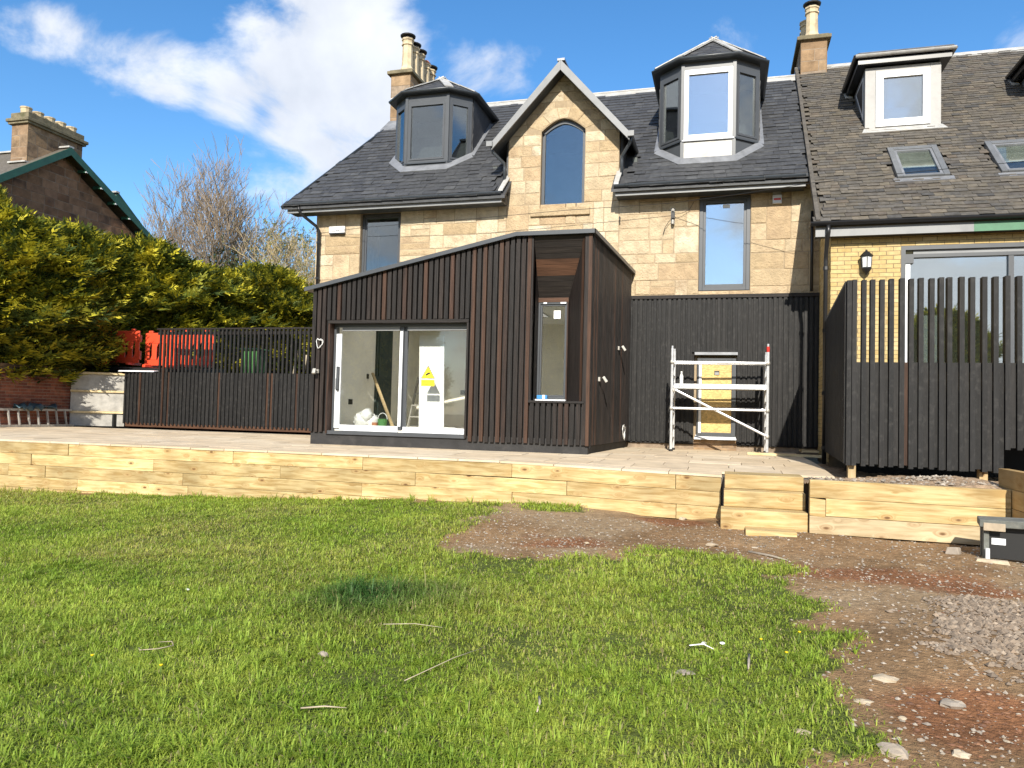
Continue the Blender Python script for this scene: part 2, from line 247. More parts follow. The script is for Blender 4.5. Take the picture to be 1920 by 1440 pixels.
def opal():
    m = bpy.data.materials.new('opal_sheet'); m.use_nodes = True; t = m.node_tree; t.nodes.clear()
    tr = N(t, 'ShaderNodeBsdfTranslucent'); tr.inputs[0].default_value = (.92, .93, .92, 1); df = N(t, 'ShaderNodeBsdfDiffuse'); df.inputs[0].default_value = (.85, .85, .85, 1)
    ms = N(t, 'ShaderNodeMixShader'); ms.inputs[0].default_value = 0.2; t.links.new(tr.outputs[0], ms.inputs[1]); t.links.new(df.outputs[0], ms.inputs[2]); o = N(t, 'ShaderNodeOutputMaterial'); t.links.new(ms.outputs[0], o.inputs[0]); return m
M['opal'] = opal()
M['lamp_glass'] = material('lamp_glass', [(.75, .76, .74)], 0.25, 4, 0.05)

# ------------------------------------------------------------------ builders
WM = {}                                            # world matrix of each object made here
def link(o, parent=None, mw=None):
    COL.objects.link(o)
    mw = mw or Matrix.Identity(4)
    WM[o.name] = mw
    if parent is not None:
        o.parent = parent; o.matrix_parent_inverse = WM[parent.name].inverted()
    o.matrix_basis = mw
    return o
def thing(name, label, cat, loc=(0, 0, 0), group=None):
    o = bpy.data.objects.new(name, None); o.empty_display_size = 0.2
    link(o, None, Matrix.Translation(loc)); o['label'] = label; o['category'] = cat
    if group: o['group'] = group
    return o
def tag(o, label, cat, group=None):
    o['label'] = label; o['category'] = cat
    if group: o['group'] = group
    return o
def struct(o): o['kind'] = 'structure'; return o
class MB:
    def __init__(s): s.v = []; s.f = []
    def add(s, vs, fs):
        b = len(s.v); s.v += [tuple(v) for v in vs]; s.f += [tuple(i+b for i in f) for f in fs]; return s
    def box(s, x0, x1, y0, y1, z0, z1):
        return s.add([(x0, y0, z0), (x1, y0, z0), (x1, y1, z0), (x0, y1, z0), (x0, y0, z1), (x1, y0, z1), (x1, y1, z1), (x0, y1, z1)],
                     [(0, 3, 2, 1), (4, 5, 6, 7), (0, 1, 5, 4), (1, 2, 6, 5), (2, 3, 7, 6), (3, 0, 4, 7)])
    def hexa(s, p): return s.add(p, [(0, 3, 2, 1), (4, 5, 6, 7), (0, 1, 5, 4), (1, 2, 6, 5), (2, 3, 7, 6), (3, 0, 4, 7)])
    def prism(s, poly, d):                                  # 3-D polygon, extruded by vector d
        n = len(poly); d = Vector(d); a = [Vector(p) for p in poly]
        return s.add(a + [p+d for p in a], [tuple(range(n)), tuple(range(2*n-1, n-1, -1))] + [(i, i+n, (i+1) % n+n, (i+1) % n) for i in range(n)])
    def bar(s, a, b, w, h, up=(0, 0, 1)):                   # rectangular bar from a to b
        a, b = Vector(a), Vector(b); d = (b-a).normalized(); u = Vector(up)
        if abs(d.dot(u)) > 0.98: u = Vector((0, 1, 0))
        sd = d.cross(u).normalized()*w/2; uu = sd.cross(d).normalized()*h/2
        return s.hexa([a-sd-uu, b-sd-uu, b+sd-uu, a+sd-uu, a-sd+uu, b-sd+uu, b+sd+uu, a+sd+uu])
    def tube(s, pts, r, n=8, caps=True):
        pts = [Vector(p) for p in pts]; rs = r if isinstance(r, (list, tuple)) else [r]*len(pts); b0 = len(s.v); prev = None
        for i, p in enumerate(pts):
            d = (pts[min(i+1, len(pts)-1)]-pts[max(i-1, 0)]).normalized()
            if prev is None:
                u = Vector((0, 0, 1)) if abs(d.z) < 0.9 else Vector((1, 0, 0)); sd = d.cross(u).normalized()
            else:
                sd = (prev - d*prev.dot(d))
                sd = sd.normalized() if sd.length > 1e-6 else d.orthogonal().normalized()
            prev = sd; uu = sd.cross(d)
            for k in range(n):
                a = 2*math.pi*k/n; s.v.append(tuple(p + (sd*math.cos(a)+uu*math.sin(a))*rs[i]))
        for i in range(len(pts)-1):
            for k in range(n):
                s.f.append((b0+i*n+k, b0+i*n+(k+1) % n, b0+(i+1)*n+(k+1) % n, b0+(i+1)*n+k))
        if caps: s.f.append(tuple(b0+k for k in range(n))[::-1]); s.f.append(tuple(b0+(len(pts)-1)*n+k for k in range(n)))
        return s
    def lathe(s, c, prof, n=16, axis=None):                 # prof [(r, z)] about a vertical axis at c
        b0 = len(s.v)
        for r, z in prof:
            for k in range(n):
                a = 2*math.pi*(k+.5)/n; s.v.append((c[0]+r*math.cos(a), c[1]+r*math.sin(a), c[2]+z))
        for i in range(len(prof)-1):
            for k in range(n): s.f.append((b0+i*n+k, b0+i*n+(k+1) % n, b0+(i+1)*n+(k+1) % n, b0+(i+1)*n+k))
        s.f.append(tuple(b0+k for k in range(n))[::-1]); s.f.append(tuple(b0+(len(prof)-1)*n+k for k in range(n)))
        return s
    def mesh(s, name, mat, smooth=False):
        m = bpy.data.meshes.new(name); m.from_pydata(s.v, [], s.f); m.materials.append(M[mat] if isinstance(mat, str) else mat)
        if smooth: m.polygons.foreach_set('use_smooth', [True]*len(m.polygons))
        m.update(); return m
    def build(s, name, mat, parent=None, smooth=False, bevel=0):
        o = bpy.data.objects.new(name, s.mesh(name, mat, smooth)); link(o, parent)
        if bevel:
            b = o.modifiers.new('bevel', 'BEVEL'); b.width = bevel; b.segments = 2; b.limit_method = 'ANGLE'; b.angle_limit = R(40)
        return o
def part(name, mat, parent, f, smooth=False, bevel=0):
    mb = MB(); f(mb); return mb.build(name, mat, parent, smooth, bevel)
_unit = {}
def unit(mat, var=0):
    """a shared box of 1 x 1 x 1 centred on the origin; variants have slightly uneven corners"""
    k = (mat, var)
    if k not in _unit:
        q = random.Random(var*91+3); j = 0.0 if var == 0 else 0.035
        mb = MB(); mb.box(-.5, .5, -.5, .5, -.5, .5)
        mb.v = [(x*(1+q.uniform(-j, j)), y*(1+q.uniform(-j, j)), z*(1+q.uniform(-j, j))) for x, y, z in mb.v]
        _unit[k] = mb.mesh('piece_'+mat, mat)
    return _unit[k]
def piece(name, mat, parent, c, s, rot=None, var=0):
    o = bpy.data.objects.new(name, unit(mat, var))
    mw = Matrix.Translation(c)
    if rot is not None: mw = mw @ rot
    mw = mw @ Matrix.Diagonal((*s, 1))
    return link(o, parent, mw)
def boxpiece(name, mat, parent, x0, x1, y0, y1, z0, z1, var=0):
    return piece(name, mat, parent, ((x0+x1)/2, (y0+y1)/2, (z0+z1)/2), (x1-x0, y1-y0, z1-z0), None, var)
def copy_tree(o, mw):
    c = o.copy(); COL.objects.link(c); WM[c.name] = mw; c.matrix_basis = mw
    for ch in [x for x in o.children]:
        d = ch.copy(); COL.objects.link(d); d.parent = c; WM[d.name] = mw
        for g in [x for x in ch.children]:
            e = g.copy(); COL.objects.link(e); e.parent = d
    return c
# smooth value noise, used for the shape of the ground and for drifts of colour in the lawn
_rs = np.random.RandomState(11); _tab = _rs.rand(256, 256)
def vnoise(x, y, s):
    x = np.asarray(x, float)*s+1000; y = np.asarray(y, float)*s+1000
    xi = np.floor(x).astype(int); yi = np.floor(y).astype(int); fx = x-xi; fy = y-yi
    fx = fx*fx*(3-2*fx); fy = fy*fy*(3-2*fy); g = lambda i, j: _tab[i % 256, j % 256]
    return (g(xi, yi)*(1-fx)+g(xi+1, yi)*fx)*(1-fy)+(g(xi, yi+1)*(1-fx)+g(xi+1, yi+1)*fx)*fy
def fbm(x, y, s, o=4):
    t = 0; a = .5
    for i in range(o): t = t+a*vnoise(x+i*13.7, y-i*7.3, s); s *= 2.1; a *= .5
    return t
def inpoly(px, py, poly):
    px = np.asarray(px); py = np.asarray(py); c = np.zeros(px.shape, bool); n = len(poly)
    for i in range(n):
        x1, y1 = poly[i]; x2, y2 = poly[(i+1) % n]
        k = ((y1 > py) != (y2 > py)) & (px < (x2-x1)*(py-y1)/(y2-y1+1e-12)+x1); c ^= k
    return c
# ------------------------------------------------------------------ ground
LAWN = [(-2.89, 9.9), (-2.87, 9.03), (-2.82, 8.0), (-2.97, 7.02), (-2.48, 6.91), (-1.78, 6.85), (-1.21, 7.05), (-0.74, 7.22), (-0.32, 7.65), (0.23, 7.67), (0.53, 7.22),
        (0.6, 6.26), (0.69, 5.86), (0.66, 5.31), (0.8, 4.96), (0.7, 4.47), (0.68, 4.19), (0.67, 3.77), (0.42, 3.5), (0.35, 2.2), (0.5, -40), (-80, -40), (-80, 9.9)]
TUFT = [(-2.72, 9.9), (-1.73, 9.9), (-1.69, 9.45), (-2.22, 9.3)]
BARK = [((-1.55, 7.62), .55, .42), ((1.5, 7.2), .85, .38), ((1.2, 4.35), .5, .42), ((-0.55, 9.2), .5, .3), ((2.0, 6.9), .5, .25)]
def zg(x, y):
    x = np.asarray(x, float); y = np.asarray(y, float)
    z = -0.94+0.038*np.clip(y, -30, 16)+0.035*np.clip(x+2.8, -14, 0)
    z = z+(fbm(x, y, .9)-.47)*.07+(fbm(x+50, y, 4.0, 3)-.44)*.03*(1-in_lawn(x, y)*.5)
    dip = np.exp(-((x+0.55)**2/.35+(y-9.85)**2/.12))*.10           # soil scooped out under the sleepers
    return z-dip
def in_lawn(x, y, jit=.16):
    jx = (fbm(x*1.0+9, y, 3.2, 4)-.46)*jit*5; jy = (fbm(x, y+31, 3.2, 4)-.46)*jit*5
    return (inpoly(x+jx, y+jy, LAWN) | inpoly(x+jx*.4, y+jy*.4, TUFT)).astype(float)
def build_ground():
    xs = np.unique(np.round(np.concatenate([np.linspace(-600, -60, 10), np.linspace(-60, -17, 22), np.arange(-17, -4, .2), np.arange(-4, 4, .05), np.arange(4, 9, .25), np.linspace(9, 60, 18), np.linspace(60, 600, 10)]), 3))
    ys = np.unique(np.round(np.concatenate([np.linspace(-600, -40, 10), np.linspace(-40, 1.5, 40), np.arange(1.5, 10.2, .05), np.linspace(10.2, 30, 20), np.linspace(30, 700, 16)]), 3))
    X, Y = np.meshgrid(xs, ys); Z = zg(X, Y); lawn = in_lawn(X, Y)
    nx, ny = len(xs), len(ys)
    base = np.array([.255, .160, .084]); grn = np.array([.085, .105, .028]); brk = np.array([.225, .105, .050]); dust = np.array([.335, .245, .150])
    n = fbm(X, Y, 2.2)[..., None]; c = base*(.65+.8*n)
    dm = np.clip((fbm(X+77, Y, .9)-.47)*6, 0, 1)[..., None]; c = c*(1-dm*.75)+dust*dm*.75
    bm = np.zeros_like(X)
    for (bx, by), rx, ry in BARK: bm = np.maximum(bm, np.exp(-(((X-bx)/rx)**2+((Y-by)/ry)**2)))
    bm = np.clip((bm+fbm(X, Y+5, 3)-.75)*2.5, 0, 1)[..., None]; c = c*(1-bm)+brk*(.7+.7*n)*bm
    l = lawn[..., None]; c = c*(1-l)+grn*(.6+.9*n)*l
    me = bpy.data.meshes.new('ground')
    idx = np.arange(nx*ny).reshape(ny, nx)
    q = np.stack([idx[:-1, :-1], idx[:-1, 1:], idx[1:, 1:], idx[1:, :-1]], -1).reshape(-1, 4)
    me.from_pydata(np.stack([X, Y, Z], -1).reshape(-1, 3).tolist(), [], q.tolist())
    a = me.color_attributes.new('col', 'FLOAT_COLOR', 'POINT'); a.data.foreach_set('color', np.concatenate([c.reshape(-1, 3), np.ones((nx*ny, 1))], 1).ravel())
    M['ground'] = material('ground', None, 0.95, 16, 0.4, attr='col', bump=0.9, bump_scale=38, spec=0.1, bdist=0.03)
    me.materials.append(M['ground']); me.polygons.foreach_set('use_smooth', [True]*len(me.polygons))
    return struct(link(bpy.data.objects.new('ground', me)))
build_ground()

def soft(name, mat, V, F, cols=None, kind='stuff', parent=None):
    """one mesh from numpy arrays: V (n,3), F (m,3|4)"""
    me = bpy.data.meshes.new(name); V = np.ascontiguousarray(V, np.float32); F = np.ascontiguousarray(F, np.int32); k = F.shape[1]
    me.vertices.add(len(V)); me.vertices.foreach_set('co', V.ravel())
    me.loops.add(F.size); me.loops.foreach_set('vertex_index', F.ravel())
    me.polygons.add(len(F)); me.polygons.foreach_set('loop_start', np.arange(0, F.size, k, dtype=np.int32)); me.polygons.foreach_set('loop_total', np.full(len(F), k, np.int32))
    me.update(calc_edges=True)
    if cols is not None:
        a = me.color_attributes.new('col', 'FLOAT_COLOR', 'POINT'); a.data.foreach_set('color', np.concatenate([cols, np.ones((len(cols), 1))], 1).astype(np.float32).ravel())
    me.polygons.foreach_set('use_smooth', np.zeros(len(F), bool))
    me.materials.append(M[mat]); o = link(bpy.data.objects.new(name, me), parent)
    if kind: o['kind'] = kind
    return o

def build_grass():
    rs = np.random.RandomState(5)
    xs = []; ys = []
    # blades per square metre fall with distance from the near edge; a tuft is several blades from one root
    for (x0, x1, y0, y1, d) in [(-5.5, 1.2, 2.0, 4.2, 9500), (-7.5, 1.2, 4.2, 6.2, 6400), (-10, 1.2, 6.2, 8.2, 4000), (-17, -1.4, 8.2, 9.88, 2900), (-14, -5.5, 2.0, 4.2, 350), (-16, -7.5, 4.2, 6.2, 700), (-17, -10, 6.2, 8.2, 1500)]:
        n = int((x1-x0)*(y1-y0)*d); xs.append(rs.uniform(x0, x1, n)); ys.append(rs.uniform(y0, y1, n))
    x = np.concatenate(xs); y = np.concatenate(ys)
    x = x+(rs.rand(len(x))-.5)*.03
    lush = np.exp(-(((x+2.55)/.42)**2+((y-5.15)/.42)**2))+.5*np.exp(-(((x+2.0)/.3)**2+((y-5.35)/.3)**2))         # the tall dark clump
    ex, ey = x+rs.randn(len(x))*.07, y+rs.randn(len(x))*.07
    # tufts: longer blades fanning out of shared roots
    nt_ = int(len(x)*.020); ti = rs.choice(len(x), nt_, False); per = 11; tx = np.repeat(x[ti], per); ty = np.repeat(y[ti], per); ta = rs.rand(nt_*per)*6.283; tr = .018*rs.rand(nt_*per)**.5*(1+.12*np.clip(ty-3, 0, 8))
    tuft = np.concatenate([np.zeros(len(x)), np.repeat(.5+.9*rs.rand(nt_), per)]); tang = np.concatenate([np.zeros(len(x)), ta]); ex = np.concatenate([ex, tx]); ey = np.concatenate([ey, ty])
    x = np.concatenate([x, tx+np.cos(ta)*tr]); y = np.concatenate([y, ty+np.sin(ta)*tr]); lush = np.exp(-(((x+2.55)/.42)**2+((y-5.15)/.42)**2))+.5*np.exp(-(((x+2.0)/.3)**2+((y-5.35)/.3)**2))
    k = (in_lawn(ex, ey, .24) > .5) & (rs.rand(len(x)) < np.clip(.10+1.75*fbm(x, y, 5.0, 3), 0, 1)+lush); x, y, lush, tuft, tang = x[k], y[k], lush[k], tuft[k], tang[k]
    n = len(x); z = zg(x, y)-.006
    patch = fbm(x, y, 1.1); fine = fbm(x+40, y, 6.0, 2)
    yel = np.clip((fbm(x-20, y+8, .7)-.38)*4, 0, 1)*np.clip(1.2-(x+6)/7, .25, 1)
    h = (.020+.026*rs.rand(n))*(.55+1.1*fine/.45*.5)*(1+.55*(patch-.45)*2)
    h *= 1+1.9*np.clip(lush, 0, 1)+.7*(y > 9.72)*rs.rand(n)
    near = np.clip((4.6-y)/2, 0, 1); h *= 1+.35*near*np.clip((fbm(x+3, y+3, 1.7)-.42)*5, 0, 1)
    h *= 1+tuft*.75
    ang = rs.rand(n)*6.283; ca = fbm(x+5, y+70, 2.5, 2)*14; ang = np.where(rs.rand(n) < .3, ca+rs.randn(n)*.6, ang)
    ang = np.where(tuft > 0, tang, ang)
    lean = (.4+1.2*rs.rand(n)); w = (.0020+.0018*rs.rand(n))*(1+.10*np.clip(y-3, 0, 8))
    dx, dy = np.cos(ang), np.sin(ang); sx, sy = -dy, dx
    P = np.stack([x, y, z], -1); S = np.stack([sx, sy, 0*x], -1)*w[:, None]; D = np.stack([dx, dy, 0*x], -1)
    up = np.zeros((n, 3)); up[:, 2] = 1
    b0 = P-S; b1 = P+S
    mid = P+D*(h*lean*.30)[:, None]+up*(h*.62)[:, None]; m0 = mid-S*.8; m1 = mid+S*.8
    tip = P+D*(h*lean*.85)[:, None]+up*(h*(1.05-.28*lean))[:, None]
    V = np.stack([b0, b1, m0, m1, tip], 1).reshape(-1, 3); o = np.arange(n)[:, None]*5
    F = np.concatenate([np.concatenate([o, o+1, o+3], 1), np.concatenate([o, o+3, o+2], 1), np.concatenate([o+2, o+3, o+4], 1)], 0)
    g1 = np.array([.275, .375, .045]); g2 = np.array([.430, .505, .080]); g3 = np.array([.50, .44, .12]); dk = np.array([.055, .150, .045]); straw = np.array([.40, .34, .16])
    t = np.clip(patch*2.6-.80+rs.randn(n)*.22, 0, 1)[:, None]; c = g1*(1-t)+g2*t
    yy = (yel*np.clip(.55+.4*rs.randn(n), 0, 1))[:, None]; c = c*(1-yy*.8)+g3*yy*.8
    ll = np.clip(lush*.9, 0, .92)[:, None]; c = c*(1-ll)+dk*ll
    st = (rs.rand(n) < .05+.16*yel)[:, None]; c = np.where(st, straw*(.7+.5*rs.rand(n)[:, None]), c)
    c *= (.80+.4*rs.rand(n))[:, None]; c = np.where((tuft > 0)[:, None], c*np.array([.80, .90, .80]), c)
    soft('lawn_grass', 'grass', V, F, np.repeat(c, 5, 0))
    bpy.data.objects['lawn_grass']['label'] = 'rough green lawn with a taller dark clump'; bpy.data.objects['lawn_grass']['category'] = 'grass'
build_grass()

def rocks(n, seed, pos, size, flat=.6):
    """n little angular stones at pos (n,3), size (n,)"""
    rs = np.random.RandomState(seed)
    base = np.array([(-1, 0, 0), (1, 0, 0), (0, -1, 0), (0, 1, 0), (0, 0, -1), (0, 0, 1), (.65, .65, .35), (-.65, .6, -.2)], float)
    # octahedron with one bevelled edge: 8 corners, 12 triangles
    tris = np.array([(5, 1, 6), (5, 6, 3), (1, 4, 3), (1, 3, 6), (5, 3, 0), (3, 4, 7), (3, 7, 0), (0, 7, 4), (5, 0, 2), (5, 2, 1), (2, 0, 4), (2, 4, 1)])
    V = base[None]*(.8+.4*rs.rand(n, 8, 1))*(.7+.6*rs.rand(n, 1, 3))
    a = rs.rand(n)*6.283; c, s = np.cos(a)[:, None], np.sin(a)[:, None]
    x = V[..., 0]*c-V[..., 1]*s; y = V[..., 0]*s+V[..., 1]*c; z = V[..., 2]*flat
    V = np.stack([x, y, z], -1)*size[:, None, None]+pos[:, None]
    F = (tris[None]+np.arange(n)[:, None, None]*8).reshape(-1, 3)
    return V.reshape(-1, 3), F
def scatter(name, mat, n, seed, size, dens, label, cat, box=(-3, 3.4, 3.2, 9.0), flat=.6, sink=.0):
    rs = np.random.RandomState(seed); x = rs.uniform(box[0], box[1], n); y = rs.uniform(box[2], box[3], n)
    k = (rs.rand(n) < dens(x, y)) & (in_lawn(x, y) < .5); x, y = x[k], y[k]; m = len(x)
    s = size[0]+(size[1]-size[0])*rs.rand(m)**2.5
    p = np.stack([x, y, zg(x, y)+s*flat*.4-sink], -1); V, F = rocks(m, seed+1, p, s, flat)
    o = soft(name, mat, V, F); o['label'] = label; o['category'] = cat; return o
GP = [(1.36, 5.96), (1.7, 6.48), (2.5, 6.6), (2.6, 4.9), (1.67, 5.02), (1.51, 5.1), (1.31, 5.48)]
def gdens(x, y):
    d = np.clip(1.25-np.hypot((x-1.95)/.75, (y-5.65)/.85), 0, 1)
    return np.clip(inpoly(x+(fbm(x, y, 4)-.45)*.9, y+(fbm(x+9, y, 4)-.45)*.9, GP)*(.25+1.1*fbm(x, y+3, 5, 2))*1.1+.22*d, 0, 1)
scatter('gravel', 'gravel', 15000, 21, (.009, .030), gdens, 'patch of loose grey crushed stone on the bare earth', 'gravel', (1.0, 2.9, 4.6, 6.9))
scatter('soil_crumbs', 'rock', 22000, 22, (.003, .017), lambda x, y: .35+.5*fbm(x, y, 2), 'small stones and crumbs strewn over the bare earth', 'soil', (-3.1, 3.6, 2.8, 9.2))
def bdens(x, y):
    b = np.zeros_like(x)
    for (bx, by), rx, ry in BARK: b = np.maximum(b, np.exp(-(((x-bx)/rx)**2+((y-by)/ry)**2)))
    return np.clip((b+fbm(x, y+5, 3)-.75)*2.5, 0, 1)*.9+.03
scatter('bark_mulch', 'barkchip', 30000, 23, (.004, .020), bdens, 'reddish brown bark mulch lying in patches on the bare earth', 'mulch', (-3.1, 3.6, 2.8, 9.2), flat=.28)
scatter('wood_chips', 'woodchip', 5000, 24, (.004, .017), lambda x, y: .10+bdens(x, y)*.5, 'pale wood chips and splinters scattered over the bare earth', 'wood chips', (-3.1, 3.6, 2.8, 9.2), flat=.3)

# ------------------------------------------------------------------ paving
def ztop(x): return 0.0 if x < -2.8 else (-.022*(x+2.8) if x < 0 else -.062)
def sheet(name, mat, pts, z=None):
    mb = MB(); mb.add(pts, [tuple(range(len(pts)))]); return struct(mb.build(name, mat))
pav = MB(); pav.hexa([(-17.6, 9.96, -.6), (-2.8, 9.96, -.6), (-2.8, 17.1, -.6), (-17.6, 17.1, -.6), (-17.6, 9.96, -.03), (-2.8, 9.96, -.03), (-2.8, 17.1, -.03), (-17.6, 17.1, -.03)])
pav.hexa([(-2.8, 9.96, -.6), (0.0, 9.96, -.6), (0.0, 16.4, -.6), (-2.8, 16.4, -.6), (-2.8, 9.96, -.03), (0.0, 9.96, -.095), (0.0, 16.4, -.03), (-2.8, 16.4, -.03)])
pav.hexa([(0.0, 9.9, -.6), (1.42, 9.5, -.6), (1.42, 16.4, -.6), (0.0, 16.4, -.6), (0.0, 9.9, -.095), (1.42, 9.5, -.095), (1.42, 16.4, -.03), (0.0, 16.4, -.03)])
PAV = struct(pav.build('paving', 'grout'))
def slab(x0, x1, y0, y1):
    g = .005; mb = MB(); dz = rnd.uniform(-.002, .002)
    drop = lambda x, y: ztop(x)*max(0, min(1, (12.2-y)/2.3))+dz+rnd.uniform(-.001, .001)
    z = [drop(x0, y0), drop(x1, y0), drop(x1, y1), drop(x0, y1)]; x0 += g; x1 -= g; y0 += g; y1 -= g
    mb.hexa([(x0, y0, -.028+z[0]), (x1, y0, -.028+z[1]), (x1, y1, -.028+z[2]), (x0, y1, -.028+z[3]), (x0, y0, z[0]), (x1, y0, z[1]), (x1, y1, z[2]), (x0, y1, z[3])])
    mb.build('slab', 'paving', PAV)
y = 9.885
for row in range(12):
    d = (.45, .6, .6, .45, .6, .6, .45, .6, .6, .6, .6, .6)[row]; y1 = y+d
    x = -17.2+rnd.uniform(-.4, 0)
    xe = 1.36 if y > 10.0 else -.01
    while x < xe-.05:
        w = rnd.choice((.6, .9, .9, .75, .6)); x1 = min(x+w, xe)
        if xe-x1 < .2: x1 = xe
        if not (x > -7.2 and x1 < -2.2 and y > 12.45) and y1 < 16.6: slab(x, x1, y, y1)
        x = x1
    y = y1

# ------------------------------------------------------------------ retaining walls of sleepers
CH = .187
rw = thing('retaining_wall', 'long low retaining wall of new pine sleepers holding up the paved terrace', 'retaining wall', (-8, 9.9, -.8))
JO = [[-17.4, -14.9, -12.1, -10.2, -7.12, -4.97, -2.75, -.58, -.02], [-17.4, -15.3, -13.0, -10.95, -8.55, -6.3, -4.15, -1.99, -.02], [-17.4, -16.2, -13.9, -11.42, -10.65, -8.0, -4.97, -2.74, -.57, -.02], [-17.4, -14.0, -12.6, -10.0, -7.9, -5.75, -3.6, -1.35], [-17.4, -13.2, -10.9, -8.6, -6.2, -4.4]]
for ci, js in enumerate(JO):
    for a, b in zip(js[:-1], js[1:]):
        g = .003; a2, b2 = a+g, b-g; za, zb = ztop(a)-.030-ci*CH, ztop(b)-.030-ci*CH; yo = rnd.uniform(-.006, .006)
        mb = MB(); y0, y1 = 9.9+yo, 10.0+yo
        mb.hexa([(a2, y0, za-CH+.004), (b2, y0, zb-CH+.004), (b2, y1, zb-CH+.004), (a2, y1, za-CH+.004), (a2, y0, za), (b2, y0, zb), (b2, y1, zb), (a2, y1, za)])
        mb.build('sleeper', 'sleeper', rw, bevel=.004)
rw2 = thing('retaining_wall', 'short retaining wall of pale sleepers beside the garden steps, soil behind it', 'retaining wall', (1.9, 8.9, -.6))
CR = .195
for ci, js in enumerate([[.915, 2.85], [.915, 1.08, 2.85], [.915, 2.85]]):
    for a, b in zip(js[:-1], js[1:]):
        za, zb = .005-ci*CR, -.012-ci*CR; y0 = 8.9+rnd.uniform(-.004, .004); mb = MB(); a2, b2 = a+.002, b-.002
        mb.hexa([(a2, y0, za-CR+.004), (b2, y0, zb-CR+.004), (b2, y0+.1, zb-CR+.004), (a2, y0+.1, za-CR+.004), (a2, y0, za), (b2, y0, zb), (b2, y0+.1, zb), (a2, y0+.1, za)])
        mb.build('sleeper', 'sleeper_pale' if ci == 2 else 'sleeper', rw2, bevel=.004)
rw3 = thing('retaining_wall', 'higher stub of sleeper wall crossing the end of the short wall', 'retaining wall', (2.9, 8.8, -.6))
for ci in range(4):
    part('sleeper', 'sleeper_y', rw3, lambda m: m.box(2.855, 2.955, 8.47, 9.3, .19-(ci+1)*CR+.004, .19-ci*CR), bevel=.004)
st = thing('garden_steps', 'three timber sleeper steps climbing from the bare earth to the paving', 'steps', (.45, 8.95, -.6))
for i, (y0, y1, z0, z1, xl) in enumerate([(8.97, 9.25, -.56, -.372, -.02), (9.22, 9.5, -.368, -.182, .012), (9.46, 9.95, -.178, -.012, .02)]):
    part('step', 'sleeper', st, lambda m: m.box(xl, .905, y0, y1, z0-(.1 if i == 0 else 0), z1), bevel=.005)
tag(part('timber_block', 'sleeper', None, lambda m: m.box(.245, .77, 8.66, 8.955, -.76, -.55), bevel=.005), 'short sleeper offcut set before the bottom step', 'timber block')

# soil behind the short wall
def bank():
    xs = np.linspace(.93, 7, 110); ys = np.linspace(8.99, 15, 90); X, Y = np.meshgrid(xs, ys)
    Z = -.06+.10*np.exp(-((X-2.5)/.55)**2-((Y-9.7)/.9)**2)+(fbm(X, Y, 3)-.45)*.09+(fbm(X, Y, 11, 2)-.37)*.05-.10*np.clip((Y-10.5)/2, 0, 1)
    Z = np.where(Y < 9.05, np.minimum(Z, -.05), Z); Z = np.where((X < 1.42) & (Y > 9.5), np.minimum(Z, -.09), Z)
    n = fbm(X, Y, 2.2)[..., None]; c = np.array([.33, .235, .155])*(.65+.8*n); idx = np.arange(X.size).reshape(X.shape)
    F = np.stack([idx[:-1, :-1], idx[:-1, 1:], idx[1:, 1:], idx[1:, :-1]], -1).reshape(-1, 4)
    o = soft('soil_bank', 'ground', np.stack([X, Y, Z], -1).reshape(-1, 3), F, c.reshape(-1, 3), 'structure'); return o
bank()
def bank_stones():
    rs = np.random.RandomState(4); n = 900; x = rs.uniform(1.0, 3.0, n); y = rs.uniform(9.05, 10.2, n)
    z = -.06+.10*np.exp(-((x-2.5)/.55)**2-((y-9.7)/.9)**2)+.005; s = .006+.025*rs.rand(n)**3
    V, F = rocks(n, 8, np.stack([x, y, z], -1), s); o = soft('bank_rubble', 'rock', V, F); o['label'] = 'small stones and rubble on the soil behind the short sleeper wall'; o['category'] = 'rubble'
bank_stones()
# ------------------------------------------------------------------ helpers for buildings
CAMP = Vector((0, 0, .66))
class Fr:
    """local frame: origin, u (along), v (up the face), n (outwards)"""
    def __init__(s, o, u, v): s.o = Vector(o); s.u = Vector(u).normalized(); s.v = Vector(v).normalized(); s.n = s.u.cross(s.v).normalized()
    def p(s, u, v, n=0): return s.o+s.u*u+s.v*v+s.n*n
    def mat(s): return Matrix((s.u, s.v, s.n)).transposed().to_4x4()
    def box(s, mb, u0, u1, v0, v1, n0, n1):
        return mb.hexa([s.p(u0, v0, n0), s.p(u1, v0, n0), s.p(u1, v1, n0), s.p(u0, v1, n0), s.p(u0, v0, n1), s.p(u1, v0, n1), s.p(u1, v1, n1), s.p(u0, v1, n1)])
def ring(mb, fr, u0, u1, v0, v1, w, n0, n1, wb=None, wt=None):
    wb = w if wb is None else wb; wt = w if wt is None else wt
    fr.box(mb, u0, u0+w, v0, v1, n0, n1); fr.box(mb, u1-w, u1, v0, v1, n0, n1); fr.box(mb, u0+w, u1-w, v0, v0+wb, n0, n1); fr.box(mb, u0+w, u1-w, v1-wt, v1, n0, n1)
def window(parent, fr, u0, u1, v0, v1, fmat='anthracite', gmat='glass', w=.055, sash=.045, name='window'):
    """frame, opening sash and pane; n is measured outwards from the frame's back"""
    f = part(name, fmat, parent, lambda m: (ring(m, fr, u0, u1, v0, v1, w, -.02, .05), ring(m, fr, u0+w, u1-w, v0+w, v1-w, sash, -.015, .028)), bevel=.004)
    part('pane', gmat, f, lambda m: fr.box(m, u0+w+sash-.005, u1-w-sash+.005, v0+w+sash-.005, v1-w-sash+.005, .0, .012))
    return f
FRONT = lambda x, y, z: Fr((x, y, z), (1, 0, 0), (0, 0, 1))   # a face looking towards the viewer (-Y)
T42 = math.tan(R(42)); YE, ZE, YR = 15.6, 5.45, 19.70
zr = lambda y: ZE+T42*(y-YE)
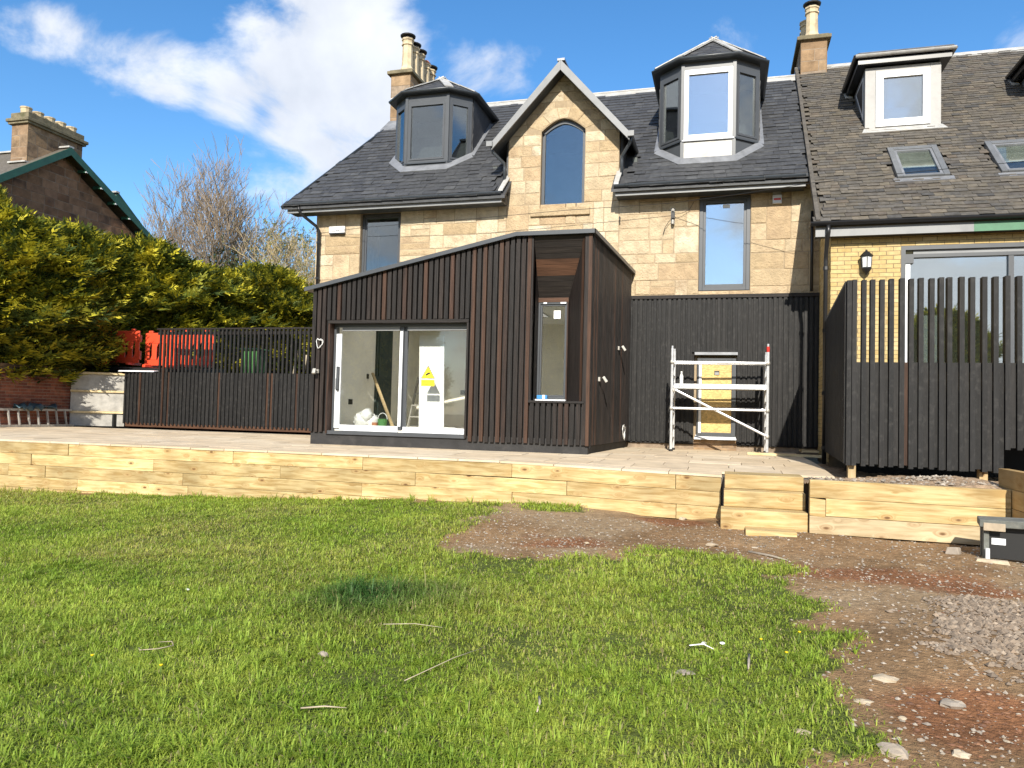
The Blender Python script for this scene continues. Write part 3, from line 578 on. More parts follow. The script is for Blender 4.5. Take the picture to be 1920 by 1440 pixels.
def slates(parent, fr, U, Vv, e, w, mat, keep, limit=300, seed=1, jit=.12, wob=.0, name='slate', thick=.008):
    """courses of slates on a plane; those nearest the viewer are single pieces, the rest one part"""
    q = random.Random(seed); allp = []
    v = 0.0; row = 0
    while v < Vv:
        u = U[0]-q.uniform(0, w)
        while u < U[1]:
            ww = w*q.uniform(1-jit*1.6, 1+jit*1.6); uc = u+ww/2
            if keep(fr.p(uc, v+e*.5)): allp.append((uc, v+q.uniform(-wob, wob), ww-.004, q.uniform(-.012, .012), q.uniform(0, 1.5)*thick*.5))
            u += ww
        v += e; row += 1
    L = e*1.55
    allp.sort(key=lambda a: (fr.p(a[0], a[1])-CAMP).length)
    tilt = math.atan2(thick*1.15, e)
    base = fr.mat()
    for uc, vv, ww, rz, lift in allp[:limit]:
        c = fr.p(uc, vv+L/2, thick*1.5+lift)
        piece(name, mat, parent, c, (ww, L, thick), base @ Matrix.Rotation(rz, 4, 'Z') @ Matrix.Rotation(-tilt, 4, 'X'), var=1+int(uc*97) % 4)
    if len(allp) > limit:
        mb = MB()
        for uc, vv, ww, rz, lift in allp[limit:]:
            c = fr.p(uc, vv+L/2, thick*1.5+lift); m = Matrix.Translation(c) @ base @ Matrix.Rotation(rz, 4, 'Z') @ Matrix.Rotation(-tilt, 4, 'X')
            mb.hexa([m @ Vector((x*ww/2, y*L/2, z*thick/2)) for x, y, z in ((-1, -1, -1), (1, -1, -1), (1, 1, -1), (-1, 1, -1), (-1, -1, 1), (1, -1, 1), (1, 1, 1), (-1, 1, 1))])
        o = mb.build(name+'_field', mat, parent); o['kind'] = 'stuff'
def half_gutter(mb, pts, r=.06, n=8, lip=.008):
    """open half-round gutter swept along pts"""
    pts = [Vector(p) for p in pts]; b0 = len(mb.v); K = n+1
    for i, p in enumerate(pts):
        d0 = (pts[i]-pts[i-1]).normalized() if i else (pts[1]-pts[0]).normalized(); d1 = (pts[i+1]-pts[i]).normalized() if i < len(pts)-1 else d0
        d = (d0+d1).normalized(); sd = d.cross(Vector((0, 0, 1))).normalized(); k = 1/max(.5, d.dot(d1))
        for rr in (r, r-lip):
            for j in range(K):
                a = math.pi*j/n; mb.v.append(tuple(p+sd*math.cos(a)*rr*k-Vector((0, 0, 1))*math.sin(a)*rr))
    for i in range(len(pts)-1):
        a, b = b0+i*2*K, b0+(i+1)*2*K
        for j in range(K-1):
            mb.f.append((a+j, a+j+1, b+j+1, b+j)); mb.f.append((a+K+j, b+K+j, b+K+j+1, a+K+j+1))
        mb.f.append((a, b, b+K, a+K)); mb.f.append((a+K-1, a+2*K-1, b+2*K-1, b+K-1))
    for a in (b0, b0+(len(pts)-1)*2*K): mb.f.append(tuple(a+j for j in range(K)))
def clip(poly, a, b, c):                     # keep a*x+b*z <= c
    out = []
    for i in range(len(poly)):
        p, q = poly[i], poly[(i+1) % len(poly)]; fp, fq = a*p[0]+b*p[1]-c, a*q[0]+b*q[1]-c
        if fp <= 0: out.append(p)
        if (fp < 0 < fq) or (fq < 0 < fp):
            t = fp/(fp-fq); out.append((p[0]+(q[0]-p[0])*t, p[1]+(q[1]-p[1])*t))
    return out
def stone(parent, poly, fr, mat='sandstone', q=rnd, proud=.014, gap=.007, name='stone', deep=.05):
    """one dressed block: poly in the (u, v) of fr, arrised edges, a slightly uneven face"""
    if len(poly) < 3: return
    cx = sum(p[0] for p in poly)/len(poly); cz = sum(p[1] for p in poly)/len(poly)
    w = max(p[0] for p in poly)-min(p[0] for p in poly); h = max(p[1] for p in poly)-min(p[1] for p in poly)
    if w < .05 or h < .05: return
    s = lambda g: [(cx+(p[0]-cx)*(1-2*g/w), cz+(p[1]-cz)*(1-2*g/h)) for p in poly]
    n = len(poly); pr = q.uniform(.002, proud); b = q.uniform(.006, .013)
    o = s(gap); i = s(gap+b)
    V = [fr.p(x, z, -deep) for x, z in o]+[fr.p(x, z, pr-b*.8) for x, z in o]+[fr.p(x+q.uniform(-.003, .003), z+q.uniform(-.003, .003), pr+q.uniform(-.003, .003)) for x, z in i]+[fr.p(cx+q.uniform(-.2, .2)*w, cz+q.uniform(-.2, .2)*h, pr+q.uniform(-.002, .012))]
    F = [(k, (k+1) % n, n+(k+1) % n, n+k) for k in range(n)]+[(n+k, n+(k+1) % n, 2*n+(k+1) % n, 2*n+k) for k in range(n)]+[(2*n+k, 2*n+(k+1) % n, 3*n) for k in range(n)]
    mb = MB(); mb.add(V, F); return mb.build(name, mat, parent)

# ------------------------------------------------------------------ the stone house
H = thing('stone_house', 'sandstone house with new slate roof, two bay dormers and a pointed gable', 'house', (-3.8, 16, 0))
HX0, HX1 = -9.45, 1.80
WL = (-8.29, -7.27, 3.15, 5.26); WR = (-.55, .47, 3.26, 5.24); GX, GH = -3.47, 1.235
def arch(x):                                 # head of the gable window: a flat pointed arch
    t = min(1, abs(x-GX)/.49); return 6.86+.27*(1-t**1.7)
gtop = lambda x: 8.12-1.12*abs(x-GX)
def house_wall(m):
    y0, y1 = 16.02, 16.45
    def col(x0, x1, z0, z1):
        if z1-z0 > .01: m.box(x0, x1, y0, y1, z0, z1)
    xs = sorted({HX0, WL[0], WL[1], GX-GH, GX-.49, GX+.49, GX+GH, WR[0], WR[1], HX1})
    for a, b in zip(xs[:-1], xs[1:]):
        c = (a+b)/2; z0 = 2.75 if c < -2.2 else 0.0
        if WL[0] < c < WL[1]: col(a, b, WL[3], 5.45); col(a, b, z0, WL[2]); continue
        if WR[0] < c < WR[1]: col(a, b, WR[3], 5.45); col(a, b, z0, WR[2]); continue
        if abs(c-GX) < GH:
            n = max(2, int((b-a)/.06)); 
            if abs(c-GX) < .49: col(a, b, z0, 5.14)
            for i in range(n):
                p, q = a+(b-a)*i/n, a+(b-a)*(i+1)/n
                lo = (lambda x: arch(x)) if abs(c-GX) < .49 else (lambda x: z0)
                m.hexa([(p, y0, lo(p)), (q, y0, lo(q)), (q, y1, lo(q)), (p, y1, lo(p)), (p, y0, gtop(p)), (q, y0, gtop(q)), (q, y1, gtop(q)), (p, y1, gtop(p))])
            continue
        col(a, b, z0, 5.45)
    m.box(HX0, HX0+.4, 16.45, 23.4, 0, 5.45); m.box(HX1-.5, HX1-.2, 16.45, 23.4, 0, 5.45); m.prism([(HX1-.5, 16.45, 5.45), (HX1-.5, 23.4, 5.45), (HX1-.5, 19.7, 8.95)], (.25, 0, 0)); m.box(HX0, HX1, 23.4, 23.8, 0, 5.45)
    m.prism([(HX0+.1, 16.45, 5.45), (HX0+.1, 23.4, 5.45), (HX0+.1, 19.7, 8.95)], (.25, 0, 0))
WALL = part('wall', 'mortar', H, house_wall)
part('floor', 'screed', H, lambda m: m.box(HX0+.4, HX1-.3, 16.45, 23.4, 2.78, 2.95))
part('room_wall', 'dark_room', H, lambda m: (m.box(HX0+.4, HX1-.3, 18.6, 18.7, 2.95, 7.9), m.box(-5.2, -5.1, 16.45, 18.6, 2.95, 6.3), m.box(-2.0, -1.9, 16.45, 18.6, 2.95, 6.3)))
FW = FRONT(0, 16.02, 0)
def coursed(x0, x1, z0, z1, q, holes=()):
    """rubble brought to courses: uneven courses, blocks that jump two courses, pairs of thin ones"""
    zs = [z0]
    while zs[-1] < z1-.01:
        h = q.choice((.20, .26, .30, .34, .36))
        if z1-(zs[-1]+h) < .13: h = z1-zs[-1]
        zs.append(zs[-1]+h)
    blocked = []
    for r in range(len(zs)-1):
        a, b = zs[r], zs[r+1]; cur = sorted(blocked); blocked = []; x = x0
        for (p, e) in cur+[(x1, x1)]:
            while x < p-.02:
                w = q.choice((.24, .34, .45, .55, .66, .80))*q.uniform(.9, 1.1)
                if p-(x+w) < .16: w = p-x
                top = b
                if r < len(zs)-2 and w < .62 and q.random() < .22: top = zs[r+2]; blocked.append((x, x+w))
                if q.random() < .14 and top == b and b-a > .24:
                    zm = a+(b-a)*q.uniform(.4, .6); stone(WALL, [(x, a), (x+w, a), (x+w, zm), (x, zm)], FW, q=q); stone(WALL, [(x, zm), (x+w, zm), (x+w, b), (x, b)], FW, q=q)
                else: stone(WALL, [(x, a), (x+w, a), (x+w, top), (x, top)], FW, q=q)
                x += w
            x = max(x, e)
def wall_stones():
    q = random.Random(31)
    coursed(HX0, WL[0], 2.95, 5.5, q); coursed(WL[0], WL[1], WL[3], 5.5, q); coursed(WL[1], GX-GH-.02, 2.95, 5.5, q); coursed(GX-GH-.02, GX+GH+.02, 3.3, 5.24, q)
    coursed(GX+GH+.02, WR[0], 3.0, 5.5, q); coursed(WR[0], WR[1], 3.0, WR[2], q); coursed(WR[0], WR[1], WR[3], 5.5, q); coursed(WR[1], HX1, 3.0, 5.5, q)
    # gable: big squared blocks each side of the window, voussoirs round its head, rubble in the apex
    gr = [5.24, 5.50, 5.78, 6.08, 6.33, 6.56, 6.80, 7.04, 7.27, 7.50, 7.72, 7.95, 8.12]
    # voussoirs
    vs_ = 5
    for i in range(vs_):
        a0, a1 = -1+2*i/vs_, -1+2*(i+1)/vs_
        inn = lambda t: (GX+.50*t, arch(GX+.49*t)+.012); out = lambda t: (GX+.80*t, 6.98+.43*(1-abs(t)**1.6))
        stone(WALL, [inn(a0), inn(a1), out(a1), out(a0)], FW, q=q, gap=.006)
    for z0, z1 in zip(gr[:-1], gr[1:]):
        zm = (z0+z1)/2
        hole = .49 if z1 <= 6.83 else (.82*max(0.0, 1-max(0, (zm-6.98))/.45)**.62 if zm < 7.42 else 0)
        segs = [(GX-GH, GX-hole), (GX+hole, GX+GH)] if hole > .02 else [(GX-GH, GX+GH)]
        for a, b in segs:
            x = a
            while x < b-.03:
                w = q.uniform(.26, .62)
                if b-(x+w) < .2: w = b-x
                pl = [(x, z0), (x+w, z0), (x+w, z1), (x, z1)]
                pl = clip(pl, 1.12, 1, 8.10+1.12*GX); pl = clip(pl, -1.12, 1, 8.10-1.12*GX)
                stone(WALL, pl, FW, q=q); x += w
wall_stones()
# sills and windows
part('sill', 'sandstone', H, lambda m: m.box(-4.16, -2.84, 15.95, 16.1, 4.965, 5.135), bevel=.012)
window(H, FRONT(0, 16.16, 0), WL[0]+.01, WL[1]-.01, WL[2]+.02, WL[3]-.02, gmat='glass')
window(H, FRONT(0, 16.10, 0), WR[0]+.005, WR[1]-.005, WR[2]+.015, WR[3]-.01, gmat='glass_bright', w=.075, sash=.055)
part('window_sticker', 'white', H, lambda m: m.box(-.08, .06, 16.075, 16.08, 4.99, 5.06))
def gable_window():
    f = MB(); y0, y1 = 16.12, 16.19; n = 16; g = MB()
    inner = lambda x: arch(x)-.09
    for i in range(n):
        a = GX-.485+.97*i/n; b = a+.97/n
        f.hexa([(a, y0, inner(a)), (b, y0, inner(b)), (b, y1, inner(b)), (a, y1, inner(a)), (a, y0, arch(a)-.004), (b, y0, arch(b)-.004), (b, y1, arch(b)-.004), (a, y1, arch(a)-.004)])
        g.hexa([(a, y0+.03, 5.2), (b, y0+.03, 5.2), (b, y0+.04, 5.2), (a, y0+.04, 5.2), (a, y0+.03, inner(a)+.02), (b, y0+.03, inner(b)+.02), (b, y0+.04, inner(b)+.02), (a, y0+.04, inner(a)+.02)])
    f.box(GX-.485, GX-.42, y0, y1, 5.145, 6.84); f.box(GX+.42, GX+.485, y0, y1, 5.145, 6.84); f.box(GX-.42, GX+.42, y0, y1, 5.145, 5.22)
    w = f.build('window', 'anthracite', H)
    g.build('pane', 'glass', w)
gable_window()
# ---- main roof
LV = lambda y: -9.98+.283*(y-YE)              # verge
def roof_deck(m):
    m.prism([(LV(15.5), 15.5, zr(15.5)-.02), (GX-1.15, 15.5, zr(15.5)-.02), (GX-1.15, YR, zr(YR)-.02), (LV(YR), YR, zr(YR)-.02)], (0, 0, -.06))
    m.prism([(GX+1.15, 15.5, zr(15.5)-.02), (1.55, 15.5, zr(15.5)-.02), (1.62, YR, zr(YR)-.02), (GX+1.15, YR, zr(YR)-.02)], (0, 0, -.06))
    m.prism([(GX-1.15, 17.0, zr(17)-.02), (GX+1.15, 17.0, zr(17)-.02), (GX+1.15, YR, zr(YR)-.02), (GX-1.15, YR, zr(YR)-.02)], (0, 0, -.06))
    m.prism([(LV(YR), YR, zr(YR)-.02), (1.62, YR, zr(YR)-.02), (1.62, 24, 5.45), (-9.98, 24, 5.45)], (0, 0, -.06))
ROOF = part('roof', 'slate', H, roof_deck)
DORM = [dict(cx=-6.97, hf=.53, dx=.47, dy=.42, yf=16.70), dict(cx=-.41, hf=.53, dx=.52, dy=.46, yf=16.28)]
def keep_main(p):
    if p.x < LV(p.y)+.05 or p.x > 1.57 or p.y > YR-.04: return False
    d = abs(p.x-GX)
    if d < 1.30 and p.y < 17.0: return False
    if d < 1.50 and p.z < 8.28-1.12*d: return False
    for D in DORM:
        e = abs(p.x-D['cx'])
        if e < D['hf']+D['dx'] and p.y > D['yf']+max(0, e-D['hf'])*D['dy']/D['dx'] and p.y < 18.75: return False
    return True
slates(ROOF, Fr((0, 15.47, zr(15.47)), (1, 0, 0), (0, math.cos(R(42)), math.sin(R(42)))), (-10, 1.62), (YR-15.47)/math.cos(R(42)), .185, .27, 'slate', keep_main, seed=3, jit=.16, wob=.008, thick=.013)
part('ridge', 'lead_pale', H, lambda m: (m.prism([(LV(YR), YR-.17, zr(YR-.17)+.03), (LV(YR), YR, zr(YR)+.06), (LV(YR), YR+.17, zr(YR-.17)+.03)], (1.62-LV(YR), 0, 0)), m.tube([(LV(YR), YR, zr(YR)+.06), (1.62, YR, zr(YR)+.06)], .035, 8)))
part('verge_trim', 'gutter', H, lambda m: m.bar((LV(15.45)-.02, 15.45, zr(15.45)+.0), (LV(YR)-.02, YR, zr(YR)+.0), .05, .08))
# eaves
for xa, xb in ((-9.99, GX-1.24), (GX+1.21, 1.47)):
    part('gutter', 'gutter', H, lambda m: half_gutter(m, [(xa, 15.50, 5.42), (xb, 15.50, 5.42)], .068), smooth=True)
    part('fascia', 'fascia_grey', H, lambda m: m.box(xa+.02, xb, 15.57, 15.60, 5.21, 5.40))
    part('soffit', 'gutter', H, lambda m: m.box(xa+.02, xb, 15.60, 16.0, 5.235, 5.25))
    for k in range(int((xb-xa)/.9)+1):
        x = xa+.25+k*.9
        if x < xb-.1: part('gutter_bracket', 'gutter', H, lambda m: half_gutter(m, [(x, 15.50, 5.425), (x+.03, 15.50, 5.425)], .076))
# lead where the eaves meet the gable
for x, sgn in ((GX-1.25, -1), (GX+1.25, 1)):
    part('lead_soaker', 'lead_pale', H, lambda m: m.hexa([(x-.05, 15.5, 5.44), (x+.05, 15.5, 5.44), (x+.06, 16.15, 5.97), (x-.06, 16.15, 5.97), (x-.05, 15.5, 5.47), (x+.05, 15.5, 5.47), (x+.06, 16.15, 6.0), (x-.06, 16.15, 6.0)]))
# ---- gable roof
gz = lambda x: 8.22-1.12*abs(x-GX)
def gable_roof(m):
    for s in (-1, 1):
        xe = GX+s*1.47
        yb = lambda z: YE+(z-ZE)/T42
        m.prism([(GX, 15.57, gz(GX)), (GX, yb(gz(GX))+.05, gz(GX)), (xe, yb(gz(xe))+.05, gz(xe)), (xe, 15.57, gz(xe))], (0, 0, -.07))
GR = part('gable_roof', 'slate', H, gable_roof)
for s in (-1, 1):
    a = GX+s*1.50; dn = .17
    part('bargeboard', 'fascia_grey', H, lambda m: m.prism([(GX, 15.56, gz(GX)+.01), (a, 15.56, gz(a)+.01), (a, 15.56, gz(a)-dn), (GX, 15.56, gz(GX)-dn*1.25)] if s > 0 else [(GX, 15.56, gz(GX)+.01), (GX, 15.56, gz(GX)-dn*1.25), (a, 15.56, gz(a)-dn), (a, 15.56, gz(a)+.01)], (0, .035, 0)), bevel=.004)
    part('gable_soffit', 'gutter', H, lambda m: m.prism([(GX, 15.6, gz(GX)-.085), (a, 15.6, gz(a)-.085), (a, 16.04, gz(a)-.085), (GX, 16.04, gz(GX)-.085)], (0, 0, -.02)))
    # slated cheek beside the gable
    xc = GX+s*1.245
    ck = part('cheek', 'slate', H, lambda m: m.prism([(xc, 16.1, zr(16.1)-.1), (xc, 16.95, zr(16.95)-.05), (xc, 16.95, 6.72), (xc, 16.1, 6.72)], (s*.05, 0, 0)))
    for i in range(5):
        z = 5.95+i*.16
        ya = 16.12
        yb_ = min(16.9, YE+(z+.12-ZE)/T42)
        if yb_-ya > .1: piece('slate', 'slate', ck, (xc+s*.058, (ya+yb_)/2, z+.08), (.012, yb_-ya, .19), Matrix.Rotation(s*.05, 4, 'Y'), var=1+i % 4)
    part('gable_gutter', 'gutter', H, lambda m: (half_gutter(m, [(GX+s*1.52, 15.56, gz(a)-.03), (GX+s*1.52, 17.2, gz(a)-.03)], .05)))
    part('gutter_end', 'fascia_grey', H, lambda m: m.box(min(GX+s*1.47, GX+s*1.60), max(GX+s*1.47, GX+s*1.60), 15.5, 15.56, gz(a)-.10, gz(a)+.01))
    part('rainwater_pipe', 'gutter', H, lambda m: m.tube([(GX+s*1.52, 15.66, gz(a)-.08), (GX+s*1.50, 15.68, gz(a)-.18), (GX+s*1.31, 15.93, gz(a)-.36), (GX+s*1.30, 15.95, gz(a)-.46), (GX+s*1.30, 15.95, 5.75)], .035, 8), smooth=True)
part('gable_ridge', 'lead', H, lambda m: m.bar((GX, 15.60, gz(GX)+.03), (GX, 18.7, gz(GX)+.03), .16, .05))
# ---- bay dormers
def bay_dormer(D, zb, zs, zt, za, front, apron, glass_f):
    cx, hf, dx, dy, yf = D['cx'], D['hf'], D['dx'], D['dy'], D['yf']
    dm = MB(); y2 = yf+dy; hw = hf+dx
    plan = [(cx-hw, y2), (cx-hf, yf), (cx+hf, yf), (cx+hw, y2)]
    # core: apron walls below the windows, cheeks, head
    th = .10
    def wallseg(m, a, b, z0a, z0b, z1):
        m.hexa([(a[0], a[1], z0a), (b[0], b[1], z0b), (b[0], b[1]+th, z0b), (a[0], a[1]+th, z0a), (a[0], a[1], z1), (b[0], b[1], z1), (b[0], b[1]+th, z1), (a[0], a[1]+th, z1)])
    d = part('dormer', 'anthracite', H, lambda m: wallseg(m, plan[1], plan[2], zt, zt, zt+.16))
    part('facet_panel', 'anthracite', d, lambda m: wallseg(m, plan[0], plan[1], zr(y2)-.15, zr(yf)-.1, zs)); part('facet_panel', 'anthracite', d, lambda m: wallseg(m, plan[2], plan[3], zr(yf)-.1, zr(y2)-.15, zs))
    part('head_panel', 'anthracite', d, lambda m: wallseg(m, plan[0], plan[1], zt, zt, zt+.16)); part('head_panel', 'anthracite', d, lambda m: wallseg(m, plan[2], plan[3], zt, zt, zt+.16))
    part('apron', apron, d, lambda m: m.box(cx-hf, cx+hf, yf-.004, yf+th, zr(yf)-.1, zs-.004))
    for i in range(3):
        a, b = Vector((*plan[i], 0)), Vector((*plan[i+1], 0)); fr = Fr((a.x, a.y, 0), b-a, (0, 0, 1)); Lw = (b-a).length; fr.o -= fr.n*.03
        fm = front if i == 1 else 'anthracite'
        m_ = MB(); w = .065
        ring(m_, fr, .012, Lw-.012, zs, zt, w, -.05, .035); ring(m_, fr, .012+w, Lw-.012-w, zs+w, zt-w, .045, -.04, .05)
        wf = m_.build('window_frame', fm, d)
        fr.box(MB(), 0, 0, 0, 0, 0, 0)
        g_ = MB(); fr.box(g_, .012+w+.04, Lw-.012-w-.04, zs+w+.04, zt-w-.04, .0, .01); g_.build('pane', glass_f if i == 1 else 'glass', d)
        s_ = MB(); fr.box(s_, 0, Lw, zs-.03, zs, -.02, .075); s_.build('window_sill', 'gutter' if fm == 'anthracite' else 'lead', d)
    for k in (1, 2):
        part('corner_post', 'anthracite', d, lambda m: m.box(plan[k][0]-.035, plan[k][0]+.035, yf-.02, yf+.05, zr(yf)-.05, zt+.12))
    for s in (-1, 1):
        x = cx+s*hw; yb = YE+(zt+.16-ZE)/T42
        part('cheek', 'slate', d, lambda m: m.prism([(x, y2, zr(y2)-.05), (x, yb, zt+.16), (x, y2, zt+.16)], (-s*.08, 0, 0)))
        for i in range(8):
            z = zr(y2)+.08+i*.17; y1_ = YE+(z+.17-ZE)/T42
            if z < zt: piece('cladding_board', 'slate', d, (x+s*.008, (y2+.02+y1_)/2+.02, z+.06), (.014, max(.1, y1_-y2), .19), Matrix.Rotation(s*.06, 4, 'Y'), var=1+i % 4)
    # inside of the bay: a dark room
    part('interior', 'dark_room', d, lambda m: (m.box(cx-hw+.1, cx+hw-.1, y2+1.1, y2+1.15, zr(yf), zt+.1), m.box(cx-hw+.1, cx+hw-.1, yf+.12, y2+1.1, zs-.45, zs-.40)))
    # eaves gutter and piended roof
    o = .13; e = [(cx-hw-o, YE+(zt+.2-ZE)/T42), (cx-hw-o, y2-o*.45), (cx-hf-o*.45, yf-o), (cx+hf+o*.45, yf-o), (cx+hw+o, y2-o*.45), (cx+hw+o, YE+(zt+.2-ZE)/T42)]
    ze = zt+.22
    part('gutter', 'gutter', d, lambda m: half_gutter(m, [(x, y, ze) for x, y in e], .062), smooth=True)
    part('soffit', 'gutter', d, lambda m: m.prism([(x, y, ze-.06) for x, y in e], (0, 0, .02)))
    ap = (cx+.08, yf+.72, za); rb = (cx+.08, YE+(za-ZE)/T42+.1, za)
    ee = [(x, y, ze+.015) for x, y in e]
    rf = MB(); rf.add(ee+[ap, rb], [(0, 1, 6, 7), (1, 2, 6), (2, 3, 6), (3, 4, 6), (4, 5, 7, 6)]); rr = rf.build('dormer_roof', 'slate', d)
    for a, b in ((ee[1], ap), (ee[2], ap), (ee[3], ap), (ee[4], ap), (ap, rb)):
        up = Vector((0, 0, 1)); A, B = Vector(a), Vector(b); n = 5
        for i in range(n):
            p, q = A.lerp(B, i/n), A.lerp(B, (i+1)/n+.03); 
            part('hip_lead', 'lead_pale', d, lambda m: m.bar(p+up*(.014+.003*(i % 2)), q+up*(.020+.003*(i % 2)), .21, .022))
    # slates between the hips
    for tri in ((ee[1], ee[2]), (ee[2], ee[3]), (ee[3], ee[4])):
        A, B, Cc = Vector(tri[0]), Vector(tri[1]), Vector(ap); mid = (A+B)/2; v = (Cc-mid); u = (B-A); fr = Fr(mid, u, v-u.normalized()*v.dot(u.normalized())); hh = (Cc-mid).length; half = u.length/2
        for r_ in range(int(hh/.14)):
            vv = r_*.14; wv = half*(1-vv/hh)*2-.25
            k = max(1, int(wv/.22))
            if wv < .12: continue
            for c in range(k):
                uc = -wv/2+wv*(c+.5)/k+v.dot(fr.u)*vv/hh
                piece('slate', 'slate', d, fr.p(uc, vv+.09, .012), (wv/k-.006, .19, .008), fr.mat() @ Matrix.Rotation(-.05, 4, 'X'), var=1+(c+r_) % 4)
    # lead apron on the slates
    lo, ln = .16, .035
    nrm = Vector((0, -math.sin(R(42)), math.cos(R(42))))
    P = [Vector((cx-hw-.10, y2-.12, zr(y2-.12))), Vector((cx-hf-.06, yf-.14, zr(yf-.14))), Vector((cx+hf+.06, yf-.14, zr(yf-.14))), Vector((cx+hw+.10, y2-.12, zr(y2-.12)))]
    Q = [Vector((cx-hw, y2+.02, zr(y2+.02))), Vector((cx-hf, yf+.02, zr(yf+.02))), Vector((cx+hf, yf+.02, zr(yf+.02))), Vector((cx+hw, y2+.02, zr(y2+.02)))]
    for i in range(3):
        part('flashing', 'lead', d, lambda m: m.hexa([P[i]+nrm*.022, P[i+1]+nrm*.022, Q[i+1]+nrm*.022, Q[i]+nrm*.022, P[i]+nrm*(.052), P[i+1]+nrm*(.052), Q[i+1]+nrm*.085, Q[i]+nrm*.085]))
    for s in (-1, 1):
        x = cx+s*(hw+.0); yb = YE+(zt-ZE)/T42
        part('flashing', 'lead', d, lambda m: m.hexa([Vector((x-.005, y2, zr(y2)))+nrm*.02, Vector((x+s*.10, y2-.06, zr(y2-.06)))+nrm*.02, Vector((x+s*.09, yb, zr(yb)))+nrm*.02, Vector((x-.005, yb, zr(yb)))+nrm*.02, Vector((x-.005, y2, zr(y2)))+nrm*.07, Vector((x+s*.10, y2-.06, zr(y2-.06)))+nrm*.05, Vector((x+s*.09, yb, zr(yb)))+nrm*.05, Vector((x-.005, yb, zr(yb)))+nrm*.07]))
    return d
bay_dormer(DORM[0], 6.45, 6.60, 8.10, 8.93, 'anthracite', 'anthracite', 'glass')
bay_dormer(DORM[1], 6.10, 6.53, 8.05, 9.0, 'film', 'lead_pale', 'glass_bright')
# ---- chimneys
def pot(parent, x, y, z, h, r, cowl=None, mat='potclay'):
    p = part('chimney_pot', mat, parent, lambda m: m.lathe((x, y, z), [(r*1.25, 0), (r*1.25, .06), (r*1.05, .12), (r, .15), (r*.92, h*.78), (r*1.12, h*.80), (r*1.12, h*.84), (r*.95, h*.86), (r*1.0, h*.93), (r*1.15, h*.95), (r*1.15, h), (r*.8, h)], 8), bevel=.006)
    if cowl == 'black': part('cowl', 'black', p, lambda m: (m.lathe((x, y, z+h), [(r*.85, -.02), (r*.85, .07)], 10), m.lathe((x, y, z+h+.07), [(r*1.35, 0), (r*1.4, .03), (r*.9, .07), (.02, .085)], 14)))
    if cowl == 'red': part('cowl', 'potred', p, lambda m: m.lathe((x, y, z+h), [(r*.95, -.01), (r*1.05, .04), (r*.7, .10), (.03, .12)], 10))
def stack(parent, x0, x1, y0, y1, z0, z1, mat='oldstone', seed=3, ch=.3):
    c = part('chimney', 'lime_mortar', parent, lambda m: m.box(x0+.012, x1-.012, y0+.012, y1-.012, z0, z1))
    q = random.Random(seed)
    for fr, Lw in ((FRONT(x0, y0+.015, 0), x1-x0), (Fr((x1-.015, y0, 0), (0, 1, 0), (0, 0, 1)), y1-y0), (Fr((x0+.015, y1, 0), (0, -1, 0), (0, 0, 1)), y1-y0)):
        z = z0; k = 0
        while z < z1-.05:
            h = min(ch*q.uniform(.85, 1.15), z1-z); 
            if z1-(z+h) < .12: h = z1-z
            u = 0
            while u < Lw-.02:
                w = q.uniform(.28, .6)
                if Lw-(u+w) < .18: w = Lw-u
                stone(c, [(u, z), (u+w, z), (u+w, z+h), (u, z+h)], fr, mat, q, gap=.004, proud=.01, deep=.01); u += w
            z += h; k += 1
    o = .085
    part('cap', 'moss_cap', c, lambda m: (m.box(x0-o, x1+o, y0-o, y1+o, z1, z1+.09), m.box(x0-.03, x1+.03, y0-.03, y1+.03, z1+.09, z1+.13)), bevel=.012)
    return c
C1 = stack(H, -9.05, -8.46, 19.0, 21.15, 8.1, 9.95, 'oldstone', 5)
for i, (yy, cw, hh) in enumerate([(19.2, 'black', .93), (19.62, 'black', .88), (20.05, 'black', .88), (20.48, 'red', .80), (20.9, 'black', .80)]):
    pot(C1, -8.66, yy, 10.08, hh, .155, cw)
part('chimney_flashing', 'lead', C1, lambda m: m.hexa([(-9.2, 18.72, zr(18.72)+.02), (-8.42, 18.72, zr(18.72)+.02), (-8.42, 19.02, zr(19.02)+.02), (-9.1, 19.02, zr(19.02)+.02), (-9.2, 18.72, zr(18.72)+.045), (-8.42, 18.72, zr(18.72)+.045), (-8.42, 18.99, zr(19.02)+.12), (-9.06, 18.99, zr(19.02)+.12)]))
C2 = stack(H, 1.70, 2.32, 19.6, 21.4, 8.4, 10.02, 'oldstone', 9)
pot(C2, 1.98, 19.85, 10.15, .80, .155, 'black'); pot(C2, 1.90, 20.35, 10.15, .70, .155); pot(C2, 1.95, 20.9, 10.15, .70, .155)
# ---- rainwater pipe at the corner of the house
part('rainwater_pipe', 'black_pipe', H, lambda m: m.tube([(-9.62, 15.5, 5.36), (-9.62, 15.5, 5.26), (-9.60, 15.56, 5.18), (-9.38, 15.88, 4.96), (-9.33, 15.93, 4.86), (-9.33, 15.93, 2.4)], .038, 8), smooth=True)
for z in (4.55, 3.7): part('pipe_clip', 'black_pipe', H, lambda m: m.lathe((-9.33, 15.93, z), [(.05, 0), (.05, .05)], 8))
part('rainwater_pipe', 'black_pipe', H, lambda m: m.tube([(1.63, 15.9, 4.8), (1.63, 15.9, 3.2)], .03, 8), smooth=True)

